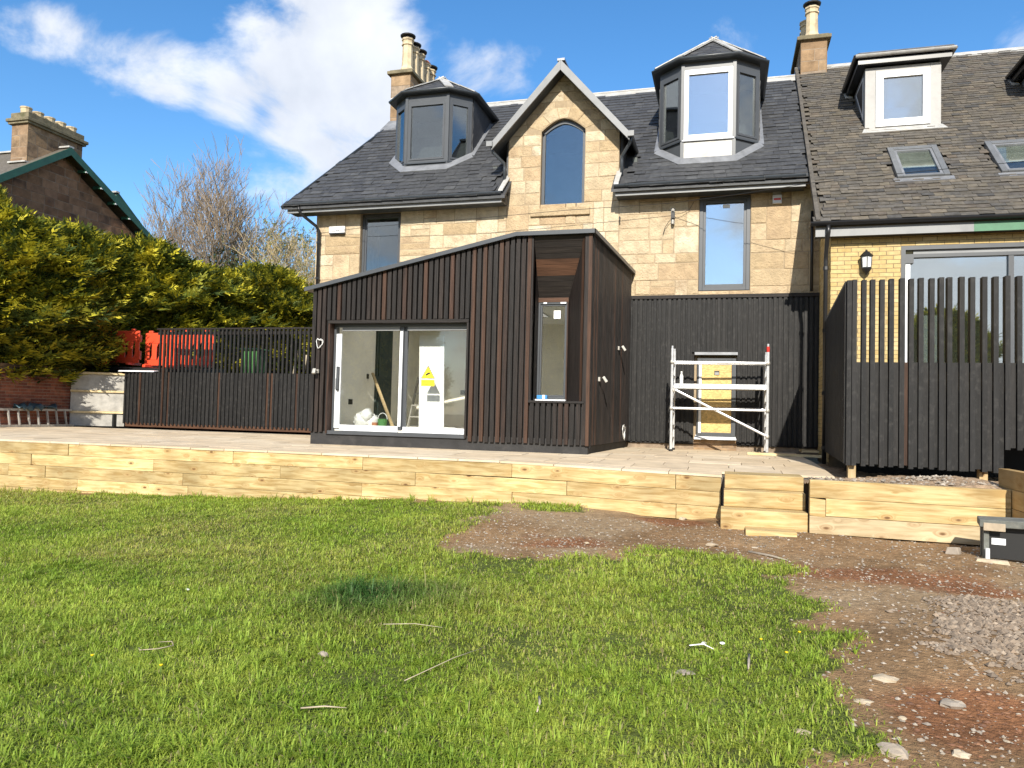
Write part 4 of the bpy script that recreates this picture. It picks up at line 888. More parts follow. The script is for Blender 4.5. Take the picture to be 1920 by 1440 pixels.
# ---- black boarded lower wall and its boarded-up door
CL = part('cladding', 'backing', H, lambda m: (m.box(-1.95, -.60, 15.93, 16.0, .10, 3.10), m.box(.26, 1.78, 15.93, 16.0, .10, 3.10), m.box(-.60, .26, 15.93, 16.0, 1.97, 3.10)))
x = -1.93; i = 0
while x < 1.74:
    w = rnd.choice((.058, .058, .062, .05)); z0 = .13+rnd.uniform(-.012, .012)
    g = rnd.uniform(.036, .046)
    mid = x+w/2; dr = -.62 < mid < .27
    pr = rnd.uniform(.046, .058)
    boxpiece('batten', 'stained_black', CL, x, x+w, 15.93-pr, 15.93, 1.985 if dr else z0, 3.09)
    dr2 = -.62 < mid+.05 < .27
    boxpiece('board', 'stained_black', CL, x+w+.004, x+w+g-.004, 15.93-pr+.034, 15.93, 1.985 if dr2 else z0+.02, 3.09)
    x += w+g; i += 1
part('cladding_cap', 'charred_x', CL, lambda m: m.box(-1.95, 1.79, 15.86, 16.01, 3.095, 3.165))
part('plinth', 'lime_mortar', H, lambda m: m.box(-1.93, 1.78, 15.97, 16.02, -.03, .12))
def brick_row(parent, fr, u0, u1, z0, z1, mat, bl=.215, bh=.065, mj=.010, seed=1, deep=.03, holes=(), name='brick', pr=.004):
    q = random.Random(seed); z = z0; k = 0; off = 0
    while z+bh*.6 < z1:
        u = u0-(bl+mj)*(.5 if k % 2 else 0)
        while u < u1-.02:
            a, b = max(u, u0), min(u+bl, u1); cu, cz = (a+b)/2, z+bh/2
            if b-a > .03 and not any(h[0] < cu < h[1] and h[2] < cz < h[3] for h in holes):
                c = fr.p(cu, cz, -deep/2+pr+q.uniform(-.002, .003)); piece(name, mat, parent, c, (b-a, bh, deep), fr.mat(), var=1+q.randrange(4))
            u += bl+mj
        z += bh+mj; k += 1
DP = part('door_plinth', 'lime_mortar', H, lambda m: m.box(-.60, .26, 15.95, 16.02, -.03, .20))
brick_row(DP, FRONT(0, 15.95, 0), -.59, .25, -.02, .19, 'oldstone', seed=4)
dr = part('door', 'anthracite', H, lambda m: (ring(m, FRONT(0, 15.93, 0), -.535, .225, .27, 1.86, .085, -.04, .05),), bevel=.004)
part('protective_film', 'film', dr, lambda m: m.box(-.50, -.45, 15.872, 15.879, .34, 1.80))
part('board', 'osb', dr, lambda m: m.box(-.45, .14, 15.915, 15.93, .35, 1.78))
part('sill', 'film', dr, lambda m: m.hexa([(-.58, 15.82, .21), (.245, 15.82, .21), (.225, 15.93, .25), (-.56, 15.93, .25), (-.58, 15.82, .235), (.245, 15.82, .235), (.225, 15.93, .30), (-.56, 15.93, .30)]), bevel=.004)
part('lintel', 'lead', dr, lambda m: m.box(-.59, .25, 15.80, 15.94, 1.925, 1.98))
lb = part('label', 'black', dr, lambda m: m.box(-.20, -.10, 15.908, 15.913, 1.52, 1.61)); 
part('label_text', 'white', dr, lambda m: [m.box(-.19, -.11, 15.905, 15.9075, z, z+.006) for z in (1.535, 1.55, 1.575)])
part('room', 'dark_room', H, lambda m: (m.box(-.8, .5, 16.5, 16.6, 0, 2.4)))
# ------------------------------------------------------------------ timber extension
E = thing('timber_extension', 'single storey extension clad in dark charred timber battens with sloping top', 'extension', (-4.7, 12.3, 0))
EX0, EX1, EY = -7.27, -2.13, 12.30
etop = lambda x: 2.84+(3.70-2.84)*min(1, (x+7.40)/(-3.42+7.40))
D0, D1, DZ0, DZ1 = -6.92, -4.27, .22, 2.215                      # sliding door opening
R0, R1, RZ0, RZ1 = -3.13, -2.235, .87, 3.64                      # splayed window recess
def ext_core(m):
    y0, y1 = EY+.075, EY+.20
    def c(a, b, z0, z1=None):
        m.hexa([(a, y0, z0), (b, y0, z0), (b, y1, z0), (a, y1, z0), (a, y0, (z1 or etop(a)-.03)), (b, y0, (z1 or etop(b)-.03)), (b, y1, (z1 or etop(b)-.03)), (a, y1, (z1 or etop(a)-.03))])
    c(EX0+.01, D0, .1); c(D0, D1, DZ1+.04); c(D1, -3.42, .1); c(-3.42, R0, .1); c(R0, R1, .1, RZ0-.04); c(R1, EX1+.01, .1); c(R0, R1, RZ1+.02, 3.68)
    m.box(EX0+.01, EX0+.12, EY+.2, 16.0, .1, 2.84)                # far side wall
    m.hexa([(-2.30, EY+.2, .1), (-2.18, EY+.2, .1), (-1.98, 16.0, .1), (-2.1, 16.0, .1), (-2.30, EY+.2, 3.66), (-2.18, EY+.2, 3.66), (-1.98, 16.0, 3.66), (-2.1, 16.0, 3.66)])
CORE = part('wall', 'backing', E, ext_core)
def battens():
    P = .0985; x = EX0; k = 0
    while x < EX1-.03:
        w = .066
        spans = []
        t = etop(x+w/2)-.035; lo = .15 if x > D1-.05 else .225
        if D0-.04 < x+w/2 < D1+.02: spans = [(DZ1+.04, t)]
        elif R0-.03 < x+w/2 < R1: spans = [(.15, RZ0-.035)]
        else: spans = [(lo, t)]
        for a, b in spans:
            a += rnd.uniform(-.006, .006)
            mt = 'brown_z' if rnd.random() < .18 else 'charred'
            boxpiece('batten', mt, CORE, x+rnd.uniform(-.003, .003), x+w, EY-.002+rnd.uniform(-.003, .003), EY+.073, a, b)
        x += P; k += 1
battens()
part('corner_post', 'brown_z', CORE, lambda m: m.box(EX1-.055, EX1, EY-.006, EY+.045, .14, 3.665))
# side wall, slightly splayed
a, b = Vector((EX1, EY+.05, 0)), Vector((-1.905, 15.93, 0)); sd = (b-a).normalized(); sn = Vector((sd.y, -sd.x, 0)); ang = math.atan2(sd.y, sd.x); L_ = (b-a).length; u = .0
part('side_board', 'backing', CORE, lambda m: m.prism([a-sn*.06+Vector((0, 0, .12)), b-sn*.06+Vector((0, 0, .12)), b-sn*.06+Vector((0, 0, 3.66)), a-sn*.06+Vector((0, 0, 3.66))], sn*.025))
while u < L_-.05:
    c = a+sd*(u+.029)-sn*.014; piece('batten', 'charred', CORE, (c.x, c.y, (.14+3.66)/2), (.058, .044, 3.52+rnd.uniform(-.01, .01)), Matrix.Rotation(ang, 4, 'Z')); u += .0985
# black plinth
part('plinth', 'membrane', E, lambda m: (m.box(EX0+.01, EX1-.02, EY+.05, EY+.2, -.03, .24)))
part('side_plinth', 'membrane', E, lambda m: m.prism([a-sn*.08+Vector((0, 0, -.03)), b-sn*.08+Vector((0, 0, -.03)), b-sn*.08+Vector((0, 0, .2)), a-sn*.08+Vector((0, 0, .2))], sn*.03))
# roof and its metal edge
part('roof', 'gutter', E, lambda m: ([m.prism([(xa, ya, etop(xa)), (xb, ya, etop(xb)), (xb, yb, etop(xb)), (xa, yb, etop(xa))], (0, 0, -.05)) for xa, xb, ya, yb in ((-7.40, -6.75, EY-.06, 16.0), (-3.55, -3.42, EY-.06, 16.0), (-6.75, -3.55, EY-.06, 12.9), (-6.75, -3.55, 15.7, 16.0))], m.prism([(-3.42, EY-.06, 3.70), (-2.09, EY-.06, 3.70), (-1.86, 16.0, 3.70), (-3.42, 16.0, 3.70)], (0, 0, -.05))))
part('roof_edge', 'anthracite', E, lambda m: (m.prism([(-7.42, EY-.075, 2.78), (-3.42, EY-.075, 3.645), (-2.07, EY-.075, 3.645), (-2.07, EY-.075, 3.715), (-3.42, EY-.075, 3.715), (-7.42, EY-.075, 2.85)], (0, .014, 0)),
     m.prism([(-2.07, EY-.075, 3.645), (-1.84, 16.0, 3.645), (-1.84, 16.0, 3.715), (-2.07, EY-.075, 3.715)], (-.014, 0, 0))))
# door opening: reveal boards, frame, panes
part('reveal', 'charred', E, lambda m: m.box(D0-.02, D0+.015, EY-.004, EY+.24, .2, DZ1)); part('reveal', 'charred', E, lambda m: m.box(D1-.015, D1+.02, EY-.004, EY+.24, .2, DZ1))
part('head_board', 'charred_x', E, lambda m: m.box(D0-.02, D1+.02, EY-.010, EY+.24, DZ1-.02, DZ1+.034))
DF = EY+.17
dd = part('sliding_door', 'anthracite', E, lambda m: (m.box(D0+.02, D0+.06, DF-.02, DF+.1, .25, DZ1-.02), m.box(D1-.05, D1-.02, DF-.02, DF+.1, .25, DZ1-.02), m.box(D0+.06, D1-.05, DF-.02, DF+.1, DZ1-.07, DZ1-.02),
     m.box(-5.60, -5.53, DF+.005, DF+.06, .30, DZ1-.07), m.box(-5.53, -5.47, DF+.04, DF+.09, .30, DZ1-.07), m.box(D0+.02, D1-.02, DF-.14, DF+.1, .215, .25), m.box(D0+.0, D1-.0, DF-.16, DF-.14, .19, .255)))
part('protective_film', 'film', dd, lambda m: (m.box(D0+.06, D0+.165, DF-.004, DF+.03, .30, 2.02), m.box(D0+.17, -5.60, DF+.0, DF+.05, .255, .36), m.box(-5.50, D1-.05, DF+.0, DF+.05, .255, .355), m.box(-5.600, -5.545, DF-.004, DF+.004, .36, 2.06)))
part('packing_strip', 'fascia_grey', dd, lambda m: (m.box(D0+.17, -5.61, DF+.0, DF+.045, 2.075, 2.145), m.box(-5.46, D1-.05, DF+.0, DF+.045, 2.075, 2.145)))
part('handle', 'anthracite', dd, lambda m: (m.box(D0+.10, D0+.15, DF-.055, DF-.004, .98, 1.42), m.box(D0+.10, D0+.15, DF-.07, DF-.05, 1.0, 1.2)), bevel=.006)
part('pane', 'glass_door', dd, lambda m: m.box(D0+.165, -5.605, DF+.018, DF+.026, .36, 2.075))
part('pane', 'glass_door', dd, lambda m: m.box(-5.47, D1-.05, DF+.055, DF+.063, .355, 2.075))
# CCTV notice stuck on the pane
sg = thing('warning_notice', 'yellow triangular camera warning notice stuck on the sliding door glass', 'sign', (-5.06, DF, 1.2))
ys = DF+.052
part('triangle_border', 'black', sg, lambda m: m.prism([(-5.195, ys-.002, 1.225), (-4.935, ys-.002, 1.225), (-5.065, ys-.002, 1.45)], (0, .0015, 0)))
part('triangle', 'sign_yellow', sg, lambda m: m.prism([(-5.178, ys-.004, 1.234), (-4.952, ys-.004, 1.234), (-5.065, ys-.004, 1.430)], (0, .0015, 0)))
part('camera_symbol', 'black', sg, lambda m: (m.bar((-5.105, ys-.006, 1.285), (-5.035, ys-.006, 1.325), .003, .032), m.bar((-5.03, ys-.006, 1.318), (-5.018, ys-.006, 1.325), .003, .022)))
part('caption_panel', 'sign_yellow', sg, lambda m: m.box(-5.19, -4.94, ys-.002, ys-.0005, 1.09, 1.20))
def text(parent, body, loc, size, mat, name='lettering', rot=(R(90), 0, 0)):
    cu = bpy.data.curves.new(name, 'FONT'); cu.body = body; cu.size = size; cu.align_x = 'CENTER'; cu.extrude = .0006
    tmp = bpy.data.objects.new('tmp', cu); COL.objects.link(tmp); bpy.context.view_layer.update()
    me = bpy.data.meshes.new_from_object(tmp.evaluated_get(bpy.context.evaluated_depsgraph_get())); bpy.data.objects.remove(tmp)
    me.materials.clear(); me.materials.append(M[mat]); me.name = name
    o = bpy.data.objects.new(name, me); from mathutils import Euler
    return link(o, parent, Matrix.Translation(loc) @ Euler(rot).to_matrix().to_4x4())
text(sg, 'WARNING CCTV', (-5.065, ys-.004, 1.155), .031, 'black'); text(sg, 'IN OPERATION', (-5.065, ys-.004, 1.108), .031, 'black')
# recess with the narrow window
RY = 12.76; W0, W1 = -3.13, -2.60
def recess(m):
    m.hexa([(R0-.03, EY+.0, RZ0-.03), (R0, EY+.0, RZ0-.03), (R0, RY+.1, RZ0-.03), (R0-.03, RY+.1, RZ0-.03), (R0-.03, EY, RZ1), (R0, EY, RZ1), (R0, RY+.1, RZ1), (R0-.03, RY+.1, RZ1)])
part('reveal', 'charred', E, recess)
spl = part('reveal', 'charred', E, lambda m: m.prism([(R1, EY+.01, RZ0-.02), (W1+.0, RY, RZ0-.02), (W1+.0, RY, 2.66), (R1, EY+.01, RZ1+.02)], (.02, .02, 0)))
part('reveal_trim', 'brown_z', E, lambda m: m.prism([(R1-.035, EY+.03, RZ0), (R1-.07, EY+.075, RZ0), (R1-.07, EY+.075, 3.52), (R1-.035, EY+.03, 3.60)], (-.008, -.008, 0)))
part('reveal_trim', 'brown_z', E, lambda m: m.box(W1-.022, W1+.0, RY-.03, RY-.003, RZ0, 2.58))
# sloping soffit of horizontal boards
nb = 11; A0 = Vector((0, EY+.012, RZ1+.0)); B0 = Vector((0, RY, 2.66))
for i in range(nb):
    p, q = A0.lerp(B0, (i+.03)/nb), A0.lerp(B0, (i+.97)/nb); xr = lambda y: R1+(W1-R1)*(y-EY)/(RY-EY)
    part('soffit_board', 'brown_x' if i in (4, 5, 6) else 'charred_x', E, lambda m: m.hexa([(R0, p.y, p.z), (xr(p.y), p.y, p.z), (xr(q.y), q.y, q.z), (R0, q.y, q.z), (R0, p.y+.02, p.z+.02), (xr(p.y), p.y+.02, p.z+.02), (xr(q.y), q.y+.02, q.z+.02), (R0, q.y+.02, q.z+.02)]))
part('head_board', 'brown_x', E, lambda m: m.box(R0, W1, RY-.03, RY-.005, 2.585, 2.66))
nw = window(E, FRONT(0, RY+.03, 0), W0, W1, RZ0+.04, 2.585, 'anthracite', 'glass_door', w=.035, sash=.03)
part('recess_sill', 'charred_x', E, lambda m: m.box(R0-.03, R1+.02, EY-.02, RY+.06, RZ0-.035, RZ0+.0))
part('window_ledge', 'film', nw, lambda m: m.box(W0-.05, W1+.0, RY-.12, RY-.03, RZ0+.002, RZ0+.03))
part('sticker', 'white', nw, lambda m: m.box(-2.86, -2.74, RY+.0, RY+.003, 2.30, 2.44))
part('protective_tab', 'film', nw, lambda m: (m.box(-3.04, -2.98, RY-.03, RY-.022, 2.555, 2.582), m.box(-2.74, -2.64, RY-.03, RY-.022, 2.555, 2.582)))
tb = thing('blue_packet', 'small blue and white packet lying on the narrow window ledge', 'packet', (-2.98, RY-.08, .9))
part('body', 'blue', tb, lambda m: m.box(-3.10, -2.92, RY-.13, RY-.06, RZ0+.031, RZ0+.10), bevel=.008); part('end', 'white', tb, lambda m: m.box(-3.0, -2.955, RY-.132, RY-.058, RZ0+.034, RZ0+.102))
# ---- the room behind the glass
rm = struct(part('room', 'plaster', None, lambda m: (m.box(-7.14, -7.10, 12.5, 17.3, .25, 2.78), m.box(-2.36, -2.32, 12.85, 17.3, .25, 2.78), m.box(-7.1, -5.80, 16.9, 17.0, .25, 2.78), m.box(-5.05, -2.36, 16.9, 17.0, .25, 2.78), m.box(-5.80, -5.05, 16.9, 17.0, 2.45, 2.78), m.box(-4.25, -3.2, 12.5, 12.6, .25, 2.78))))
struct(part('room_floor', 'screed', None, lambda m: m.box(-7.1, -2.36, 12.5, 18.4, .24, .30)))
struct(part('room_ceiling', 'ceiling', None, lambda m: (m.box(-7.1, -6.7, 12.95, 18.4, 2.70, 2.74), m.box(-3.6, -2.36, 12.95, 18.4, 2.70, 2.74), m.box(-6.7, -3.6, 12.95, 13.0, 2.70, 2.74), m.box(-6.7, -3.6, 15.6, 18.4, 2.70, 2.74))))
part('added_rooflight', 'opal', E, lambda m: m.add([(-6.76, 12.89, etop(-6.76)+.06), (-3.54, 12.89, etop(-3.54)+.06), (-3.54, 15.71, etop(-3.54)+.06), (-6.76, 15.71, etop(-6.76)+.06)], [(0, 1, 2, 3)]))  # unseen opal roof opening, added to brighten the room behind the glass
part('added_rooflight_kerb', 'ceiling', E, lambda m: (m.prism([(-6.72, 12.95, 2.7), (-3.58, 12.95, 2.7), (-3.58, 12.95, 3.6), (-6.72, 12.95, 2.93)], (0, -.03, 0)), m.prism([(-6.72, 15.65, 2.7), (-3.58, 15.65, 2.7), (-3.58, 15.65, 3.6), (-6.72, 15.65, 2.93)], (0, .03, 0)), m.box(-3.58, -3.55, 12.95, 15.65, 2.7, 3.6)))  # kerb of the added roof opening
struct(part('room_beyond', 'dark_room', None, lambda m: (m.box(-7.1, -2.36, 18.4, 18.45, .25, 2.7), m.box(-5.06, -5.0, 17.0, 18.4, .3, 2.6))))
for (y_, z, w_) in ((13.45, .74, .15), (14.2, 1.28, .08)):
    part('socket_box', 'black', rm, lambda m: m.box(-7.102, -7.085, y_, y_+w_, z, z+.10))
part('socket_box', 'black', rm, lambda m: m.box(-6.0, -5.85, 16.885, 16.905, 1.05, 1.15))
tag(part('dark_doorway_panel', 'doorway_dark', None, lambda m: (m.box(-7.10, -7.06, 14.58, 15.34, .30, 2.42), m.box(-7.06, -7.045, 14.66, 15.26, .45, 1.2), m.box(-7.06, -7.045, 14.66, 15.26, 1.35, 2.3))), 'dark panel painted for the unlit doorway in the wall behind the sliding door', 'door')  # dark panel in place of a doorway opening on an unlit space
tag(part('white_board', 'white', None, lambda m: m.hexa([(-5.42, 13.02, .31), (-4.93, 13.02, .31), (-4.93, 13.05, .31), (-5.42, 13.05, .31), (-5.40, 12.88, 2.03), (-4.92, 12.88, 2.03), (-4.92, 12.91, 2.03), (-5.40, 12.91, 2.03)])), 'tall white board leaning behind the sliding door glass', 'board')
tag(part('timber_prop', 'pine_z', None, lambda m: m.bar((-5.83, 12.8, .31), (-7.04, 14.35, 1.40), .05, .035)), 'pale timber batten leaning inside behind the sliding door', 'timber')
bag = MB()
for (cx, cy, cz, r) in ((-6.55, 13.0, .45, .17), (-6.38, 13.05, .42, .14), (-6.45, 12.95, .54, .12), (-6.67, 13.1, .40, .11)):
    q = random.Random(int(r*1000)); n = 10; b0 = len(bag.v)
    for i in range(n+1):
        for j in range(12):
            t, f_ = math.pi*i/n, 2*math.pi*j/12; rr = r*(1+q.uniform(-.16, .16)); bag.v.append((cx+rr*math.sin(t)*math.cos(f_), cy+rr*math.sin(t)*math.sin(f_), max(.302, cz+rr*math.cos(t))))
    for i in range(n):
        for j in range(12): bag.f.append((b0+i*12+j, b0+i*12+(j+1) % 12, b0+(i+1)*12+(j+1) % 12, b0+(i+1)*12+j))
tag(bag.build('plastic_bag', 'plastic_bag', None, True), 'crumpled clear plastic sack on the floor behind the door', 'sack')
tub = thing('tool_tub', 'small green tub with a handle on the room floor', 'tub', (-5.78, 12.9, .3))
part('body', 'bin_green', tub, lambda m: m.lathe((-6.12, 12.95, .30), [(.075, 0), (.095, .17), (.10, .18), (.085, .18), (.07, .03)], 14)); part('handle', 'wire_white', tub, lambda m: m.tube([(-6.12+.095*math.cos(t), 12.95, .47+.12*math.sin(t)) for t in [math.pi*i/8 for i in range(9)]], .006, 6))
tag(part('paint_tin', 'potred', None, lambda m: m.lathe((-6.26, 12.92, .30), [(.055, 0), (.055, .10), (.06, .105), (.055, .11)], 14)), 'small reddish tin beside the green tub indoors', 'tin')
tag(part('trim_offcuts', 'white', None, lambda m: (m.box(-5.2, -4.9, 12.85, 12.95, .30, .35), m.box(-4.95, -4.55, 12.80, 12.9, .30, .335), m.box(-4.85, -4.65, 12.83, 12.88, .335, .36))), 'white trim pieces lying inside along the door', 'trim')
lad = thing('step_ladder', 'dark aluminium stepladder standing inside the extension', 'ladder', (-6.1, 14.8, .3))
for dx in (-.22, .22):
    part('stile', 'alu_dull', lad, lambda m: m.bar((-6.1+dx, 14.6, .30), (-6.1+dx*.65, 14.9, 1.35), .03, .05)); part('rear_leg', 'alu_dull', lad, lambda m: m.bar((-6.1+dx, 15.35, .30), (-6.1+dx*.65, 14.93, 1.33), .025, .03))
for i in range(4): part('tread', 'alu_dull', lad, lambda m: m.bar((-6.3+i*.015, 14.66+i*.07, .52+i*.24), (-5.9-i*.015, 14.66+i*.07, .52+i*.24), .08, .025))
# ---- fittings on the timber
def coil(name, label, c, r, n, mat, ax='y', seed=1):
    q = random.Random(seed); pts = []
    for k in range(26):
        t = k/26*2*math.pi*2.3; rr = r*(1+.3*math.sin(k*1.7)+q.uniform(-.15, .15)); u_, v_ = rr*math.cos(t)*.7, rr*math.sin(t)
        pts.append((c[0]+u_, c[1]-.01*math.sin(k), c[2]+v_) if ax == 'y' else (c[0]+.012*math.sin(k)+.02, c[1]+u_*1.6, c[2]+v_))
    tag(MB().tube(pts, .006, 5).build(name, mat, None, True), label, 'cable')
coil('cable_coil', 'white cable loop hanging from the extension front beside the door', (-7.10, EY-.03, 1.83), .085, 2, 'wire_white', 'y', 1)
coil('cable_coil', 'white cable coil low on the dark side of the extension', (-1.93, 15.15, .33), .13, 2, 'wire_white', 'x', 2)
def spot(label, c, nrm):
    n_ = Vector(nrm); t = thing('wall_light', label, 'light', c, 'small light fittings on the extension')
    C_ = Vector(c); part('base', 'alu_dull', t, lambda m: m.bar(C_, C_+n_*.03, .07, .07)); part('arm', 'black', t, lambda m: m.tube([C_+n_*.02, C_+n_*.09], .012, 6)); part('head', 'alu_dull', t, lambda m: m.bar(C_+n_*.08+Vector((0, -.02, .04)), C_+n_*.14+Vector((0, 0, -.05)), .06, .05), bevel=.008)
spot('small metal light fitting under the cable loop beside the sliding door', (-7.13, EY-.004, 1.32), (0, -1, 0))
spot('lower light fitting on the dark side of the extension', (-2.085, 12.95, 1.27), tuple(sn)); spot('higher light fitting on the dark side of the extension, toward the house', (-1.985, 14.6, 1.95), tuple(sn))
# ---- fittings on the stone wall
al = thing('alarm_box', 'white alarm box with grey lettering on the stone beside the rain pipe', 'alarm', (-8.86, 16, 4.85))
part('case', 'upvc', al, lambda m: m.box(-9.07, -8.66, 15.93, 16.0, 4.79, 4.95), bevel=.012); part('base', 'black', al, lambda m: m.box(-9.06, -8.67, 15.935, 16.0, 4.765, 4.79))
text(al, 'CSS', (-8.88, 15.928, 4.84), .10, 'fascia_grey')
be = thing('alarm_box', 'white alarm siren with a red stripe high beside the tall window', 'alarm', (.97, 16, 5.1))
part('case', 'upvc', be, lambda m: m.box(.885, 1.06, 15.93, 16.0, 5.0, 5.17), bevel=.01); part('stripe', 'red_plastic', be, lambda m: m.box(.905, 1.04, 15.925, 15.931, 5.06, 5.10)); part('bracket', 'lead_pale', be, lambda m: m.box(.89, 1.05, 15.95, 16.0, 5.18, 5.235))
jb = thing('junction_box', 'grey cable bracket with insulators on the stone wall', 'bracket', (-1.08, 16, 4.8))
part('plate', 'fascia_grey', jb, lambda m: m.box(-1.12, -1.05, 15.96, 16.0, 4.66, 5.0)); part('box', 'black', jb, lambda m: m.box(-1.11, -1.04, 15.90, 15.96, 4.78, 4.90)); part('insulator', 'alu_dull', jb, lambda m: (m.lathe((-1.08, 15.91, 4.92), [(.025, 0), (.03, .03), (.02, .06)], 8), m.lathe((-1.08, 15.91, 4.66), [(.03, 0), (.035, .05), (.02, .09)], 8)))
part('loose_cable', 'copper_wire', jb, lambda m: m.tube([(-1.07, 15.90, 4.80), (-1.16, 15.93, 4.72), (-1.24, 15.95, 4.60), (-1.28, 15.96, 4.46)], .006, 5))
part('loose_cable', 'copper_wire', jb, lambda m: m.tube([(-1.05, 15.90, 4.86), (-.9, 15.93, 4.88), (-.75, 15.96, 4.96), (-.66, 15.97, 5.12)], .005, 5))
tag(part('wall_hook', 'black', None, lambda m: m.tube([(-2.19, 16.0, 4.86), (-2.19, 15.92, 4.86), (-2.18, 15.90, 4.78)], .015, 6)), 'small black iron hook in the stone near the gable', 'hook')
wire = [(-9.47, 15.98, 4.80), (-8.1, 15.72, 4.83), (-5.5, 15.60, 4.88), (-3.3, 15.60, 4.97), (-1.08, 15.70, 5.04), (.2, 15.0, 4.95), (1.5, 14.4, 4.92), (2.8, 13.9, 4.85), (5.5, 12.6, 4.60), (9.5, 11.0, 4.75)]
tag(MB().tube(wire, .0055, 5).build('telephone_cable', 'copper_wire'), 'thin black cable strung across the house fronts', 'cable')

# ------------------------------------------------------------------ aluminium scaffold tower
S = thing('scaffold_tower', 'low aluminium scaffold tower standing before the boarded door', 'scaffold', (-.1, 14.9, 0))
for (x, y, t, red) in ((-.965, 14.72, 1.96, 0), (.775, 14.80, 2.0, 1), (-.965, 15.40, 1.96, 0), (.775, 15.45, 1.9, 0)):
    l = part('leg', 'alu', S, lambda m: (m.tube([(x, y, 0), (x, y, t)], .026, 10), m.tube([(x, y, t), (x, y, t+.05)], .019, 8)), smooth=False)
    if red: part('tape', 'red_plastic', l, lambda m: m.tube([(x, y, 1.90), (x, y, 2.0)], .0275, 10))
    part('foot', 'black', l, lambda m: m.lathe((x, y, 0.0), [(.04, 0), (.04, .02), (.028, .04)], 10))
for x, yb in ((-.965, 15.40), (.775, 15.45)):
    ya = 14.72 if x < 0 else 14.80
    for i in range(7): part('rung', 'alu', S, lambda m: m.tube([(x, ya, .25+i*.24), (x, yb, .25+i*.24)], .018, 8))
for z in (1.70, .82):
    part('rail', 'alu', S, lambda m: m.tube([(-.98, 14.70, z), (.79, 14.78, z-.01)], .022, 10)); part('rail', 'alu', S, lambda m: m.tube([(-.98, 15.42, z+.02), (.79, 15.47, z+.02)], .022, 10))
part('brace', 'alu', S, lambda m: m.tube([(-.90, 14.74, 1.17), (.76, 14.79, .34)], .023, 10))
for x, y, z in ((-.965, 14.70, 1.70), (.775, 14.77, 1.69), (-.965, 14.70, .82), (.775, 14.77, .81), (.775, 14.77, .33), (-.93, 14.72, 1.16)):
    part('clamp', 'alu_dull', S, lambda m: m.lathe((x, y, z-.03), [(.03, 0), (.038, .02), (.038, .04), (.03, .06)], 8))
pl = part('platform', 'alu', S, lambda m: (m.box(-.93, .75, 14.78, 14.83, 1.20, 1.29), m.box(-.93, .75, 15.33, 15.38, 1.20, 1.29)))
part('deck', 'pine_x', pl, lambda m: m.box(-.92, .74, 14.83, 15.33, 1.25, 1.275))
text(pl, 'EVO', (-.78, 14.778, 1.222), .055, 'black')
bo = thing('plastic_bottle', 'clear plastic bottle standing on the scaffold platform', 'bottle', (-.8, 14.9, 1.29))
part('body', 'lamp_glass', bo, lambda m: m.lathe((-.80, 14.95, 1.276), [(.032, 0), (.036, .02), (.034, .08), (.037, .11), (.036, .16), (.016, .215), (.014, .235)], 12), smooth=True); part('cap', 'white', bo, lambda m: m.lathe((-.80, 14.95, 1.511), [(.017, 0), (.017, .022)], 10))
tag(part('timber_plank', 'pine_x', None, lambda m: m.hexa([(.42, 14.42, .003), (1.72, 14.22, .003), (1.73, 14.34, .003), (.43, 14.54, .003), (.42, 14.42, .045), (1.72, 14.22, .045), (1.73, 14.34, .045), (.43, 14.54, .045)])), 'pale plank lying flat on the paving by the scaffold', 'plank')
tag(part('timber_board', 'pine_x', None, lambda m: m.hexa([(1.42, 15.2, .05), (1.72, 15.2, .05), (1.72, 15.85, .05), (1.42, 15.85, .05), (1.42, 15.2, .08), (1.72, 15.2, .08), (1.72, 15.85, .08), (1.42, 15.85, .08)])), 'short board laid in the corner by the brick wall', 'board')
# ------------------------------------------------------------------ neighbouring house of yellow brick
NB = thing('brick_house', 'neighbouring house of yellow brick under a weathered slate roof', 'house', (4, 14.3, 0))
NY, NX0, NX1 = 14.30, 1.78, 9.5
NO = (2.91, 6.9, 1.20, 3.70)
zn = lambda y: ZE+.085+T42*(y-YE); NYE, NYR = 14.05, 19.95
NW = part('wall', 'brick_mortar', NB, lambda m: (m.box(NX0+.004, NO[0], NY+.004, NY+.3, -.15, 4.05), m.box(NO[0], NO[1], NY+.004, NY+.3, NO[3], 4.05), m.box(NO[0], NO[1], NY+.004, NY+.3, -.15, NO[2]), m.box(NO[1], NX1, NY+.004, NY+.3, -.15, 4.05), m.box(NX0+.004, NX0+.3, NY+.3, 16.0, -.15, 4.6), m.box(NX1-.3, NX1, NY, 23, 0, 5)))
brick_row(NW, FRONT(0, NY+.004, 0), NX0, NO[0]-.005, 1.30, 4.0, 'yellow_brick', seed=2, pr=.004)
brick_row(NW, FRONT(0, NY+.004, 0), NO[0], 5.0, 3.705, 4.0, 'yellow_brick', seed=5, pr=.004)
brick_row(NW, Fr((NX0+.004, 16.0, 0), (0, -1, 0), (0, 0, 1)), .0, 1.695, -.08, 4.2, 'yellow_brick', seed=3, pr=.004)
